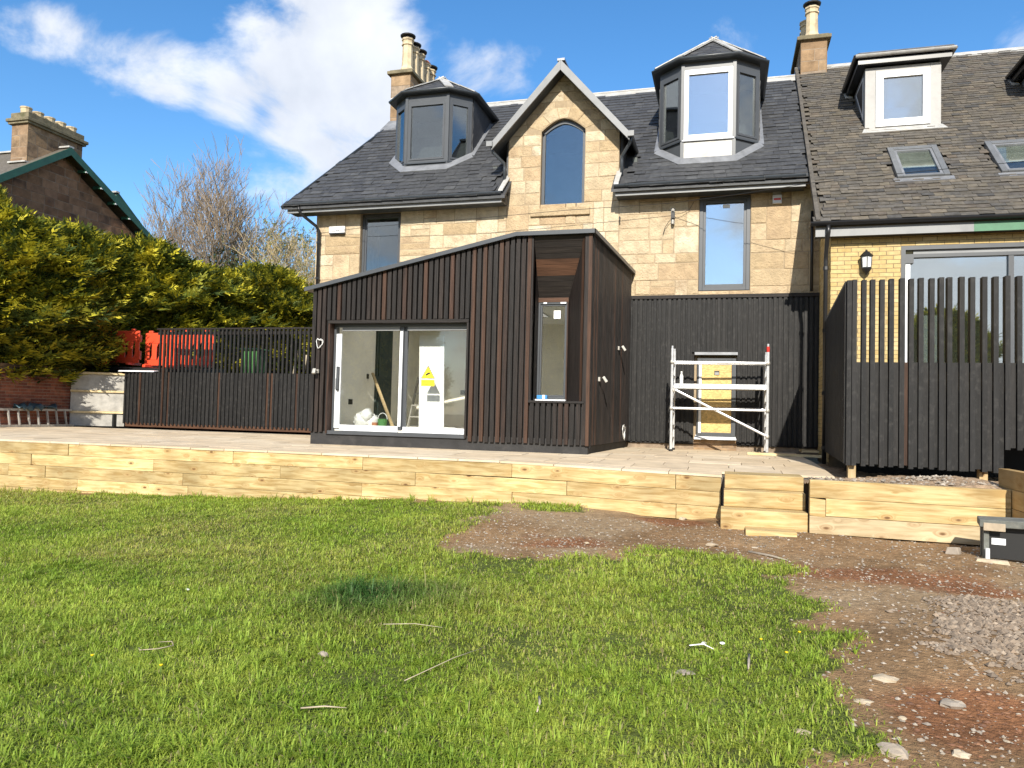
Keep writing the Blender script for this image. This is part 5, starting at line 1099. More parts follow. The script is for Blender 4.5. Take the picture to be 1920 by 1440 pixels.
# roof
NR = part('roof', 'oldslate', NB, lambda m: (m.prism([(1.50, NYE, zn(NYE)-.02), (NX1, NYE, zn(NYE)-.02), (NX1, NYR, zn(NYR)-.02), (1.62, NYR, zn(NYR)-.02)], (0, 0, -.10)), m.prism([(1.62, NYR, zn(NYR)-.02), (NX1, NYR, zn(NYR)-.02), (NX1, 25, 5), (1.5, 25, 5)], (0, 0, -.1))))
ND = [dict(x0=2.735, x1=4.155), dict(x0=6.03, x1=7.45)]; NDY = 16.88
VEL = [(3.0, 3.865), (4.68, 5.54)]; VY0, VY1 = 15.11, 16.08
def keep_n(p):
    if p.x < 1.585+.02*(p.y-14) or p.y > NYR-.03: return False
    for D in ND:
        if D['x0'] < p.x < D['x1'] and NDY < p.y < 18.6: return False
    for a, b in VEL:
        if a-.02 < p.x < b+.02 and VY0-.02 < p.y < VY1+.02: return False
    return p.x < 8.6
slates(NR, Fr((0, NYE-.05, zn(NYE-.05)), (1, 0, 0), (0, math.cos(R(42)), math.sin(R(42)))), (1.5, 8.7), (NYR-NYE)/math.cos(R(42)), .125, .20, 'oldslate', keep_n, seed=8, jit=.28, wob=.012, thick=.012)
part('ridge', 'lead_pale', NB, lambda m: m.prism([(1.6, NYR-.16, zn(NYR-.16)+.03), (1.6, NYR, zn(NYR)+.07), (1.6, NYR+.16, zn(NYR-.16)+.03)], (NX1-1.6, 0, 0)))
part('gutter', 'black_pipe', NB, lambda m: half_gutter(m, [(1.40, 14.0, 4.10), (NX1, 14.0, 4.10)], .068), smooth=True)
part('fascia', 'fascia_grey', NB, lambda m: m.box(1.50, 3.96, 14.07, 14.10, 3.86, 4.06)); part('fascia', 'fascia_green', NB, lambda m: m.box(3.96, NX1, 14.068, 14.098, 3.86, 4.06)); part('soffit', 'gutter', NB, lambda m: m.box(1.50, NX1, 14.10, 14.30, 3.875, 3.89))
part('verge', 'oldslate', NB, lambda m: m.bar((1.53, 14.0, zn(14.0)+.0), (1.635, NYR, zn(NYR)+.0), .07, .12))
part('rainwater_pipe', 'black_pipe', NB, lambda m: m.tube([(1.70, 14.0, 4.05), (1.70, 14.0, 3.92), (1.69, 14.05, 3.82), (1.69, 14.20, 3.55), (1.69, 14.22, 3.45), (1.69, 14.22, -.1)], .038, 8), smooth=True)
for z in (3.3, 2.2, 1.1, .15): part('pipe_clip', 'black_pipe', NB, lambda m: m.lathe((1.69, 14.22, z), [(.05, 0), (.05, .06)], 8))
# box dormers
for k, D in enumerate(ND):
    x0, x1 = D['x0'], D['x1']; zt = 8.0; fr = FRONT(0, NDY, 0); zb = 6.74
    dm = part('dormer', 'dormer_board', NB, lambda m: (m.box(x0, x0+.2, NDY-.0, NDY+.08, zb-.1, zt), m.box(x1-.2, x1, NDY, NDY+.08, zb-.1, zt), m.box(x0+.2, x1-.2, NDY, NDY+.08, 7.9, zt), m.box(x0+.2, x1-.2, NDY, NDY+.08, zb-.1, zb)), bevel=.006)
    wf = MB(); ring(wf, fr, x0+.2, x1-.2, zb, 7.9, .07, -.05, .03); ring(wf, fr, x0+.27, x1-.27, zb+.07, 7.83, .075, -.05, .045); w_ = wf.build('window', 'upvc', dm, bevel=.006)
    part('vent', 'black', dm, lambda m: m.box((x0+x1)/2-.2, (x0+x1)/2+.2, NDY-.047, NDY-.044, 7.80, 7.815))
    part('pane', 'glass_bright', dm, lambda m: m.box(x0+.34, x1-.34, NDY+.0, NDY+.01, zb+.14, 7.76))
    for s, x in ((-1, x0), (1, x1)):
        yb = YE+(zt-ZE-.085)/T42
        part('cheek', 'lead', dm, lambda m: m.prism([(x, NDY+.08, zn(NDY+.08)-.05), (x, yb, zt), (x, NDY+.08, zt)], (-s*.06, 0, 0)))
        part('cheek_window', 'upvc', dm, lambda m: m.prism([(x+s*.006, NDY+.16, zn(NDY+.16)+.14), (x+s*.006, yb-.35, zt-.12), (x+s*.006, NDY+.16, zt-.12)], (s*.01, 0, 0)))
        part('cheek_pane', 'black', dm, lambda m: m.prism([(x+s*.018, NDY+.22, zn(NDY+.22)+.24), (x+s*.018, yb-.52, zt-.18), (x+s*.018, NDY+.22, zt-.18)], (s*.004, 0, 0)))
        part('gutter', 'black_pipe' if s < 0 else 'lead', dm, lambda m: half_gutter(m, [(x+s*.2, NDY-.2, 8.2), (x+s*.2, NDY+1.55, 8.2)], .055), smooth=True)
        part('lead_soaker', 'lead_pale', dm, lambda m: m.hexa([(x+s*.12-.08, NDY+1.35, zn(NDY+1.35)+.03), (x+s*.12+.08, NDY+1.35, zn(NDY+1.35)+.03), (x+s*.12+.08, NDY+1.6, zn(NDY+1.6)+.03), (x+s*.12-.08, NDY+1.6, zn(NDY+1.6)+.03), (x+s*.12-.08, NDY+1.35, zn(NDY+1.35)+.06), (x+s*.12+.08, NDY+1.35, zn(NDY+1.35)+.06), (x+s*.12+.08, NDY+1.6, zn(NDY+1.6)+.06), (x+s*.12-.08, NDY+1.6, zn(NDY+1.6)+.06)]))
    part('gutter', 'lead_pale', dm, lambda m: half_gutter(m, [(x0-.22, NDY-.2, 8.2), (x1+.22, NDY-.2, 8.2)], .055), smooth=True)
    part('soffit', 'black_pipe', dm, lambda m: m.box(x0-.16, x1+.16, NDY-.15, NDY+1.6, 8.03, 8.13))
    cxm = (x0+x1)/2
    e_ = [(x0-.2, NDY-.2, 8.21), (x1+.2, NDY-.2, 8.21), (x1+.2, 18.75, 8.21), (x0-.2, 18.75, 8.21)]
    rf = MB(); rf.add(e_+[(cxm, NDY+.7, 8.62), (cxm, 19.1, 8.62)], [(0, 1, 4), (1, 2, 5, 4), (3, 0, 4, 5)]); rf.build('dormer_roof', 'oldslate', dm)
    part('hip_lead', 'lead', dm, lambda m: (m.bar((x0-.2, NDY-.2, 8.22), (cxm, NDY+.7, 8.63), .14, .02), m.bar((x1+.2, NDY-.2, 8.22), (cxm, NDY+.7, 8.63), .14, .02)))
    nrm = Vector((0, -math.sin(R(42)), math.cos(R(42))))
    part('flashing', 'lead_pale', dm, lambda m: m.hexa([Vector((x0-.08, NDY-.16, zn(NDY-.16)))+nrm*.03, Vector((x1+.08, NDY-.16, zn(NDY-.16)))+nrm*.03, Vector((x1+.02, NDY+.02, zn(NDY)))+nrm*.03, Vector((x0-.02, NDY+.02, zn(NDY)))+nrm*.03, Vector((x0-.08, NDY-.16, zn(NDY-.16)))+nrm*.045, Vector((x1+.08, NDY-.16, zn(NDY-.16)))+nrm*.045, Vector((x1+.02, NDY-.01, zb-.02)), Vector((x0-.02, NDY-.01, zb-.02))]))
    part('interior', 'dark_room', dm, lambda m: m.box(x0+.1, x1-.1, NDY+.9, NDY+.95, 6.8, 8.0))
# roof windows
cs, sn42 = math.cos(R(42)), math.sin(R(42))
for a, b in VEL:
    fr = Fr((0, VY0, zn(VY0)), (1, 0, 0), (0, cs, sn42)); Lv = (VY1-VY0)/cs
    rwn = part('roof_window', 'velux', NB, lambda m: (ring(m, fr, a, b, 0, Lv, .10, -.05, .075, wb=.06, wt=.12)), bevel=.006)
    part('sash', 'lead', rwn, lambda m: ring(m, fr, a+.10, b-.10, .06, Lv-.12, .045, -.03, .058))
    part('pane', 'glass', rwn, lambda m: fr.box(m, a+.14, b-.14, .10, Lv-.16, .02, .03))
    part('lining', 'plaster', rwn, lambda m: (fr.box(m, a+.1, b-.1, .05, Lv-.1, -.5, -.48),))
    part('added_pale_panel', 'concrete', rwn, lambda m: fr.box(m, a+.13, b-.13, .52, Lv-.14, .004, .010)); part('added_pale_bar', 'upvc', rwn, lambda m: fr.box(m, a+.13, b-.13, .47, .52, .004, .014))  # pale panel and bar added for the brighter room behind the glass
    part('apron', 'lead', rwn, lambda m: fr.box(m, a-.06, b+.06, -.14, .0, .022, .035))
# big sliding window
fr = FRONT(0, NY+.10, 0)
bw = part('patio_window', 'anthracite', NB, lambda m: (ring(m, fr, NO[0], NO[1], NO[2], NO[3], .07, -.05, .10), fr.box(m, NO[0]+.07, NO[1]-.07, 3.50, 3.56, -.03, .07), fr.box(m, 4.55, 4.63, NO[2]+.07, 3.5, -.03, .06), fr.box(m, NO[0]+.07, NO[0]+.2, 3.4, 3.56, -.03, .08)))
part('protective_film', 'film', bw, lambda m: (fr.box(m, NO[0]+.075, NO[0]+.15, NO[2]+.1, 3.4, .04, .06),))
part('packing_strip', 'fascia_grey', bw, lambda m: fr.box(m, NO[0]+.2, NO[1]-.08, 3.56, 3.63, .0, .05))
part('pane', 'glass_bright', bw, lambda m: fr.box(m, NO[0]+.15, 4.56, NO[2]+.07, 3.5, .0, .01)); part('pane', 'glass_bright', bw, lambda m: fr.box(m, 4.62, NO[1]-.07, NO[2]+.07, 3.5, .0, .01))
part('room_wall', 'plaster', NB, lambda m: (m.box(2.2, 7.5, 18.0, 18.1, 1.1, 3.8), m.box(2.2, 2.3, 14.62, 18, 1.1, 3.8), m.box(2.2, 7.5, 14.62, 18, 3.72, 3.8), m.box(2.2, 7.5, 14.62, 18, 1.1, 1.2), m.box(7.4, 7.5, 14.62, 18, 1.1, 3.8)))
tag(part('white_sheet', 'white', None, lambda m: m.box(3.28, 3.66, 14.75, 14.79, 1.2, 2.55), bevel=.01), 'white board standing inside behind the tall patio window', 'board')
# lantern
ln = thing('wall_lantern', 'black wall lantern with white glass on the yellow brick', 'lantern', (2.34, 14.3, 3.4))
part('back_plate', 'black', ln, lambda m: m.box(2.30, 2.38, 14.27, 14.30, 3.28, 3.52), bevel=.01)
part('roof', 'black', ln, lambda m: m.lathe((2.34, 14.19, 3.51), [(.105, 0), (.11, .015), (.055, .075), (.02, .10), (.012, .125)], 10))
part('glass', 'lamp_glass', ln, lambda m: m.lathe((2.34, 14.19, 3.315), [(.072, 0), (.085, .19)], 6))
for k in range(6):
    t = 2*math.pi*(k+.5)/6; part('bar', 'black', ln, lambda m: m.bar((2.34+.078*math.cos(t), 14.19+.078*math.sin(t), 3.30), (2.34+.092*math.cos(t), 14.19+.092*math.sin(t), 3.515), .012, .012))
part('bowl', 'black', ln, lambda m: m.lathe((2.34, 14.19, 3.215), [(.012, -.02), (.02, 0), (.06, .04), (.085, .085), (.085, .105)], 10))
# ---- raised terrace screen
SCN = thing('terrace_screen', 'tall black slatted timber screen round the raised terrace next door', 'screen', (2.4, 10.4, 0))
sx = [1.513, 1.575, 1.685, 1.785, 1.895, 2.00, 2.12, 2.225, 2.335, 2.455, 2.56, 2.65, 2.785, 2.90, 3.03, 3.15, 3.275, 3.40, 3.525, 3.65, 3.78, 3.9, 4.02]
for i, x in enumerate(sx):
    lo = .10-.012*(x-1.5)+rnd.uniform(-.006, .006) if x < 3.2 else .36
    hx = sx[i+1] if i < len(sx)-1 else x+.12
    boxpiece('slat', 'stained_black', SCN, x-.027, x+.027, 10.34+rnd.uniform(-.004, .004), 10.44, lo, 2.445+.006*(x-1.5)+rnd.uniform(-.006, .006))
    boxpiece('board', 'brown_z' if i == 6 else 'stained_black', SCN, x+.029, hx-.033, 10.375, 10.40, lo+rnd.uniform(0, .03), 1.405)
q0, q1 = Vector((1.492, 10.40, 0)), Vector((1.72, 14.22, 0)); qd = (q1-q0).normalized(); qa = math.atan2(qd.y, qd.x); u = .03
while u < (q1-q0).length-.05:
    c = q0+qd*u; hgt = 2.44-.0*u; piece('slat', 'stained_black', SCN, (c.x, c.y, (.12+hgt)/2), (.055, .05, hgt-.12), Matrix.Rotation(qa, 4, 'Z'))
    c2 = q0+qd*(u+.057); piece('board', 'stained_black', SCN, (c2.x+.012, c2.y, (.13+1.40)/2), (.06, .02, 1.27), Matrix.Rotation(qa, 4, 'Z')); u += .114
part('rail', 'charred_x', SCN, lambda m: (m.box(1.5, 4.1, 10.402, 10.45, 1.30, 1.40), m.box(1.5, 3.16, 10.402, 10.45, .25, .35), m.box(1.5, 4.1, 10.402, 10.45, .42, .5)))
for px_, py_ in ((1.57, 10.50), (3.05, 10.52)):
    part('post', 'pine_z', SCN, lambda m: m.box(px_-.045, px_+.045, py_-.07, py_+.03, -.25, .30))
struct(part('terrace_deck', 'charred_x', None, lambda m: m.prism([(1.56, 10.46, .95), (6.5, 10.46, .95), (6.5, 14.28, .95), (1.76, 14.28, .95)], (0, 0, .12))))
struct(part('terrace_skirt', 'backing', None, lambda m: m.box(1.9, 6.5, 13.3, 13.4, -.2, .95)))
# hop-up bench on the earth
hb = thing('work_bench', 'low grey workman step stool on the bare earth by the sleeper wall', 'stool', (2.75, 8.2, -.6))
part('top', 'grey_bench', hb, lambda m: m.hexa([(2.33, 8.10, -.305), (3.4, 7.85, -.285), (3.46, 8.22, -.285), (2.40, 8.42, -.305), (2.33, 8.10, -.235), (3.4, 7.85, -.215), (3.46, 8.22, -.215), (2.40, 8.42, -.235)]), bevel=.008)
part('end_board', 'woodchip', hb, lambda m: m.hexa([(2.36, 8.085, -.335), (2.53, 8.045, -.335), (2.53, 8.065, -.335), (2.36, 8.105, -.335), (2.36, 8.085, -.262), (2.53, 8.045, -.262), (2.53, 8.065, -.262), (2.36, 8.105, -.262)]), bevel=.004)
for (x, y) in ((2.40, 8.16), (2.44, 8.37), (2.78, 8.08), (2.82, 8.28), (3.3, 7.95), (3.36, 8.17)): part('leg', 'grey_bench', hb, lambda m: m.box(x-.022, x+.022, y-.022, y+.022, -.64, -.30))
part('foot', 'woodchip', hb, lambda m: m.hexa([(2.26, 8.02, -.66), (2.56, 7.96, -.66), (2.58, 8.06, -.66), (2.28, 8.12, -.66), (2.29, 8.03, -.595), (2.53, 7.98, -.595), (2.55, 8.05, -.595), (2.31, 8.11, -.595)]), bevel=.006)
part('under_shadow_panel', 'black', hb, lambda m: m.hexa([(2.40, 8.18, -.6), (2.75, 8.10, -.6), (2.75, 8.12, -.6), (2.40, 8.20, -.6), (2.40, 8.18, -.31), (2.75, 8.10, -.31), (2.75, 8.12, -.31), (2.40, 8.20, -.31)]))  # black panel painted for the shadow under the stool
part('label', 'film', hb, lambda m: m.hexa([(2.45, 8.163, -.47), (2.56, 8.138, -.47), (2.56, 8.141, -.47), (2.45, 8.166, -.47), (2.45, 8.163, -.41), (2.56, 8.138, -.41), (2.56, 8.141, -.41), (2.45, 8.166, -.41)]))
part('bolt_tube', 'upvc', hb, lambda m: m.tube([(2.395, 8.09, -.60), (2.395, 8.09, -.50)], .02, 8))
tag(part('half_brick', 'rock', None, lambda m: m.hexa([(2.10, 8.35, -.62), (2.22, 8.30, -.62), (2.26, 8.38, -.62), (2.14, 8.43, -.62), (2.12, 8.35, -.55), (2.2, 8.32, -.54), (2.25, 8.37, -.55), (2.15, 8.41, -.56)]), bevel=.008), 'broken stone lump beside the grey step stool', 'stone')
# ------------------------------------------------------------------ slatted fence beside the house
FN = thing('slat_fence', 'black vertical slat fence joining the house, boarded below and open above', 'fence', (-12.5, 16.9, 0))
FY = 16.9; x = -15.60
while x < -9.45:
    top = 1.48 if x < -14.62 else 2.63
    mt = 'brown_z' if rnd.random() < .03 else 'stained_black'
    boxpiece('slat', mt, FN, x, x+.05, FY-.045+rnd.uniform(-.003, .003), FY, .10+rnd.uniform(-.008, .008), top)
    boxpiece('board', 'stained_black' if rnd.random() < .9 else 'brown_z', FN, x+.052, x+.118, FY-.012, FY+.008, .14, min(top, 1.50)); x += .120
part('rail', 'charred_x', FN, lambda m: (m.box(-14.62, -9.4, FY-.05, FY+.01, 2.632, 2.67), m.box(-15.6, -9.4, FY+.01, FY+.05, 1.38, 1.46), m.box(-15.6, -9.4, FY+.01, FY+.05, .25, .33), m.box(-14.62, -9.4, FY+.003, FY+.04, 2.50, 2.58)))
part('gravel_board', 'brown_x', FN, lambda m: m.box(-15.55, -9.4, FY-.005, FY+.02, .03, .135))
# pale panels with rails between the brick wall and the fence
PF = thing('panel_fence', 'pale board panels on timber rails between brick wall and slat fence', 'fence', (-16.1, 16.6, 0))
pa, pb = Vector((-16.72, 16.22, 0)), Vector((-15.62, 16.93, 0)); pd = (pb-pa).normalized(); pn = Vector((pd.y, -pd.x, 0))
for z0, z1 in ((.02, .36), (.42, .92), (.98, 1.40)):
    part('panel', 'concrete', PF, lambda m: m.prism([pa+Vector((0, 0, z0)), pb+Vector((0, 0, z0)), pb+Vector((0, 0, z1)), pa+Vector((0, 0, z1))], -pn*.03))
for z in (.36, .92, 1.40):
    part('rail', 'pine_x', PF, lambda m: m.bar(pa+pn*.02+Vector((0, 0, z+.03)), pb+pn*.02+Vector((0, 0, z+.03)), .07, .055))
part('post', 'black', PF, lambda m: m.bar(pa.lerp(pb, .82)+pn*.03, pa.lerp(pb, .82)+pn*.03+Vector((0, 0, .34)), .06, .09, up=(0, 1, 0)))
tag(part('scrap_panel', 'film', None, lambda m: m.hexa([(-15.72, 16.75, 1.50), (-14.66, 16.85, 1.50), (-14.66, 17.05, 1.52), (-15.72, 17.0, 1.52), (-15.72, 16.75, 1.53), (-14.66, 16.85, 1.53), (-14.66, 17.05, 1.55), (-15.72, 17.0, 1.55)])), 'white strip of board laid on top of the low fence end', 'board')
# brick boundary wall
BW = thing('brick_wall', 'old red brick boundary wall under the golden conifers', 'wall', (-16.9, 13, 0))
WB = part('core', 'lime_mortar', BW, lambda m: m.box(-17.05, -16.80, 8.5, 16.30, -.4, 1.46))
brick_row(WB, Fr((-16.80, 13.0, 0), (0, 1, 0), (0, 0, 1)), 0.0, 3.28, .02, 1.44, 'red_brick', bl=.22, bh=.066, mj=.012, seed=12, pr=.006)
brick_row(WB, Fr((-16.80, 8.6, 0), (0, 1, 0), (0, 0, 1)), 0.0, 4.38, .9, 1.44, 'red_brick', bl=.44, bh=.066, mj=.012, seed=14, pr=.006)
part('coping', 'oldstone', BW, lambda m: m.box(-17.10, -16.74, 8.5, 16.32, 1.46, 1.55), bevel=.01)
LD = thing('ladder', 'aluminium ladder lying on its edge along the brick wall', 'ladder', (-16.5, 14.2, 0))
la, lb_ = Vector((-16.62, 12.6, 0)), Vector((-16.52, 16.15, 0))
for z in (.035, .43): part('stile', 'alu_dull', LD, lambda m: m.bar(la+Vector((-.08*(z > .2), 0, z)), lb_+Vector((-.08*(z > .2), 0, z)), .03, .055))
for i in range(13):
    p = la.lerp(lb_, (i+.6)/13.4); part('rung', 'alu_dull', LD, lambda m: m.bar(p+Vector((0, 0, .04)), p+Vector((-.08, 0, .43)), .045, .03, up=(0, 1, 0)))
tp = MB(); q = random.Random(9)
for i in range(15):
    for j in range(5): tp.v.append((-16.74+j*.05+q.uniform(-.03, .03), 14.55+i*.08, .46+.10*math.sin(j*.8)+q.uniform(-.05, .07)))
for i in range(14):
    for j in range(4): tp.f.append((i*5+j, i*5+j+1, i*5+j+6, i*5+j+5))
tpo = tp.build('tarpaulin', 'tarp', None, True); so = tpo.modifiers.new('solid', 'SOLIDIFY'); so.thickness = .02; tag(tpo, 'dark blue crumpled sheet draped by the brick wall above the ladder', 'tarpaulin')
tag(part('stone_slab', 'oldstone', None, lambda m: m.box(-16.78, -16.68, 13.2, 13.7, 0.0, .38), bevel=.01), 'small stone slab leaning on the brick wall behind the ladder', 'slab')
tag(part('leaning_post', 'pine_z', None, lambda m: m.bar((-16.6, 13.98, 0), (-16.74, 14.0, 1.0), .05, .05)), 'thin timber post leaning against the brick wall', 'post')
# raised ground behind the fence
struct(part('upper_ground', 'ground', None, lambda m: m.box(-60, -9.6, 17.25, 60, -1, 1.52)))
struct(part('upper_ground', 'ground', None, lambda m: m.box(-60, -17.06, 6, 17.24, -1, 1.2)))
# orange barriers
def barrier(label, x0, yc, z0, w=1.02, rot=0.0, lift=0.0):
    """moulded roadworks barrier: slotted panel, hinge knuckle, two feet"""
    b = thing('barrier', label, 'barrier', (x0, yc, z0), 'orange plastic barriers behind the fence')
    mw = Matrix.Translation((x0, yc, z0)) @ Matrix.Rotation(rot, 4, 'Z')
    def add(name, f):
        m = MB(); f(m); m.v = [tuple(mw @ Vector(v)) for v in m.v]; return m.build(name, 'orange', b, bevel=.01)
    def panel(m):
        h = .92
        m.box(0, w, -.025, .025, .62, h); m.box(0, w, -.025, .025, .0, .16)
        n = 4; sw = w/(n*2+1)
        for i in range(n+1): m.box(i*2*sw-(0 if i == 0 else .02), i*2*sw+sw+(0 if i == n else .02), -.02, .02, .16, .62)
        for i in range(n):                     # chamfered slot corners
            xa = i*2*sw+sw+.02; xb = (i+1)*2*sw-.02; m.prism([(xa, -.018, .62), (xa, -.018, .50), (xa+.05, -.018, .62)], (0, .036, 0)); m.prism([(xb, -.018, .16), (xb, -.018, .28), (xb-.05, -.018, .16)], (0, .036, 0))
    add('panel', panel); add('hinge', lambda m: (m.box(w-.01, w+.05, -.04, .04, .10, .35), m.box(w-.01, w+.05, -.04, .04, .60, .80), m.box(w*.10, w*.22, -.03, .03, .92, .98), m.box(w*.75, w*.86, -.03, .03, .92, .98)))
    for u_ in (.12, .8): add('foot', lambda m: m.box(u_*w, u_*w+.1, -.25, .25, -.06, .02))
barrier('orange slotted barrier partly under the hedge', -17.0, 17.65, 1.78, 1.1, .03); barrier('orange slotted barrier at the step of the slat fence', -15.72, 17.72, 1.72, 1.1, -.02); barrier('orange slotted barrier wholly behind the slats', -14.55, 17.75, 1.74, 1.0, .02)
tag(part('black_sheet', 'black', None, lambda m: m.hexa([(-17.1, 17.3, 1.53), (-13.4, 17.3, 1.53), (-13.4, 18.2, 1.53), (-17.1, 18.2, 1.53), (-17.1, 17.3, 1.66), (-13.4, 17.3, 1.60), (-13.4, 18.2, 1.67), (-17.1, 18.2, 1.72)])), 'dark sheet under the orange barriers', 'sheet')
gb = thing('garden_bin', 'green bin standing behind the slat fence', 'bin', (-12.2, 17.8, 1.5))
part('body', 'bin_green', gb, lambda m: m.hexa([(-12.44, 17.6, 1.52), (-12.06, 17.6, 1.52), (-12.06, 18.0, 1.52), (-12.44, 18.0, 1.52), (-12.49, 17.55, 2.14), (-12.01, 17.55, 2.14), (-12.01, 18.05, 2.14), (-12.49, 18.05, 2.14)]), bevel=.01); part('lid', 'bin_green', gb, lambda m: m.box(-12.52, -11.98, 17.5, 18.08, 2.145, 2.20), bevel=.02)
for i in range(3): tag(part('timber_stake', 'woodchip', None, lambda m: m.bar((-10.9+i*.28, 17.6, 1.5), (-10.85+i*.28, 17.65, 2.15-.12*i), .05, .04)), ('pale stake behind the slat fence, tallest by the house', 'pale stake behind the slat fence, middle of three', 'pale stake behind the slat fence, shortest of three')[i], 'stake')

# ------------------------------------------------------------------ house beyond the hedge
G = thing('gabled_house', 'brown stone house with green bargeboards beyond the golden hedge', 'house', (-26, 22.4, 1))
gx = -24.0; ay, az = 22.42, 10.12; sl = (az-8.25)/(22.42-19.75); rl = .575
zl = lambda y: az-(.68*(ay-y) if y < ay else .545*(y-ay))
GWL = part('wall', 'lime_mortar', G, lambda m: (m.prism([(gx-.02, 17.5, 1), (gx-.02, 27.6, 1), (gx-.02, 27.6, zl(27.6)-.35), (gx-.02, ay, az-.35), (gx-.02, 17.5, zl(17.5)-.35)], (-.4, 0, 0)), m.box(-40, gx-.4, 17.6, 18, 1, 6.6)))
q = random.Random(77); fr = Fr((gx-.02, 0, 0), (0, 1, 0), (0, 0, 1)); z = 5.0
while z < 10:
    h = q.uniform(.26, .36); u = 17.6+q.uniform(0, .3)
    while u < 27.4:
        w = q.uniform(.4, .85); pl = [(u, z), (u+w, z), (u+w, z+h), (u, z+h)]
        if not (19.0 < u+w/2 < 20.85 and z < 6.95):
            pl = clip(pl, -.68, 1, az-.36-.68*ay); pl = clip(pl, .545, 1, az-.36+.545*ay)
            if len(pl) >= 3: stone(GWL, pl, fr, 'redstone', q, gap=.006, proud=.012)
        u += w
    z += h
part('roof', 'oldslate', G, lambda m: (m.prism([(gx+.38, ay, az), (gx+.38, 27.9, zl(27.9)), (-38, 27.9, zl(27.9)), (-38, ay, az)], (0, 0, -.12)), m.prism([(gx+.38, ay, az), (-38, ay, az), (-38, 17.2, zl(17.2)), (gx+.38, 17.2, zl(17.2))], (0, 0, -.12))))
for y_ in (17.2, 27.9):
    part('bargeboard', 'barge_green', G, lambda m: m.prism([(gx+.40, ay, az+.02), (gx+.40, y_, zl(y_)+.02), (gx+.40, y_, zl(y_)-.24), (gx+.40, ay, az-.27)] if y_ > ay else [(gx+.40, ay, az+.02), (gx+.40, ay, az-.27), (gx+.40, y_, zl(y_)-.24), (gx+.40, y_, zl(y_)+.02)], (-.05, 0, 0)))
for i in range(6):
    y_ = ay+.75+i*.75; part('bracket', 'barge_green', G, lambda m: m.box(gx, gx+.36, y_-.06, y_+.06, zl(y_)-.30, zl(y_)-.18)); part('bracket_end', 'upvc', G, lambda m: m.box(gx+.34, gx+.395, y_-.04, y_+.04, zl(y_)-.30, zl(y_)-.25))
part('lead_ridge', 'lead_pale', G, lambda m: (m.bar((gx+.4, ay, az+.03), (-38, ay, az+.03), .22, .06), m.bar((gx-.0, 20.95, zl(20.95)+.03), (gx-.8, 20.95, zl(20.95)+.03), .2, .05)))
wn = part('window', 'pine_x', G, lambda m: ring(m, fr, 19.1, 20.75, 5.0, 6.85, .10, -.1, .02)); part('mullion', 'pine_x', wn, lambda m: fr.box(m, 19.85, 19.95, 5.1, 6.75, -.08, .01)); part('pane', 'glass', wn, lambda m: fr.box(m, 19.2, 20.65, 5.1, 6.75, -.06, -.05)); part('lintel', 'redstone', wn, lambda m: fr.box(m, 18.9, 20.95, 6.87, 7.15, -.05, .03))
part('room', 'black', G, lambda m: m.box(gx-1.6, gx-1.5, 18.5, 21.5, 4.5, 7.2))
GC = stack(G, gx-.85, gx-.10, 21.0, 23.4, 8.6, 10.56, 'oldstone', 21, .42)
part('cornice', 'moss_cap', GC, lambda m: (m.box(gx-.99, gx+.04, 20.86, 23.54, 10.64, 10.76), m.box(gx-.88, gx-.07, 20.97, 23.43, 10.76, 10.98)), bevel=.02)
for i in range(5):
    yy = 21.22+i*.49; part('chimney_pot', 'potclay', GC, lambda m: m.lathe((gx-.47, yy, 10.97), [(.175, 0), (.18, .20), (.20, .23), (.20, .27), (.15, .27)], 12))
W2 = thing('slate_wing', 'slated wing with green edge behind the gabled house', 'roof', (-27, 28, 1))
part('roof', 'oldslate', W2, lambda m: m.prism([(-25.2, 26.3, 9.62), (-25.2, 30.5, 6.6), (-34, 30.5, 6.6), (-34, 26.3, 9.62)], (0, 0, -.1)))
part('edge_board', 'barge_green', W2, lambda m: m.bar((-25.17, 26.3, 9.55), (-25.17, 30.5, 6.53), .06, .26)); part('wall', 'redstone', W2, lambda m: m.prism([(-25.5, 26.3, 1), (-25.5, 30.2, 1), (-25.5, 30.2, 6.6), (-25.5, 26.3, 9.4)], (-.3, 0, 0)))
part('ridge', 'lead_pale', W2, lambda m: m.bar((-25.1, 26.3, 9.66), (-34, 26.3, 9.66), .2, .07))

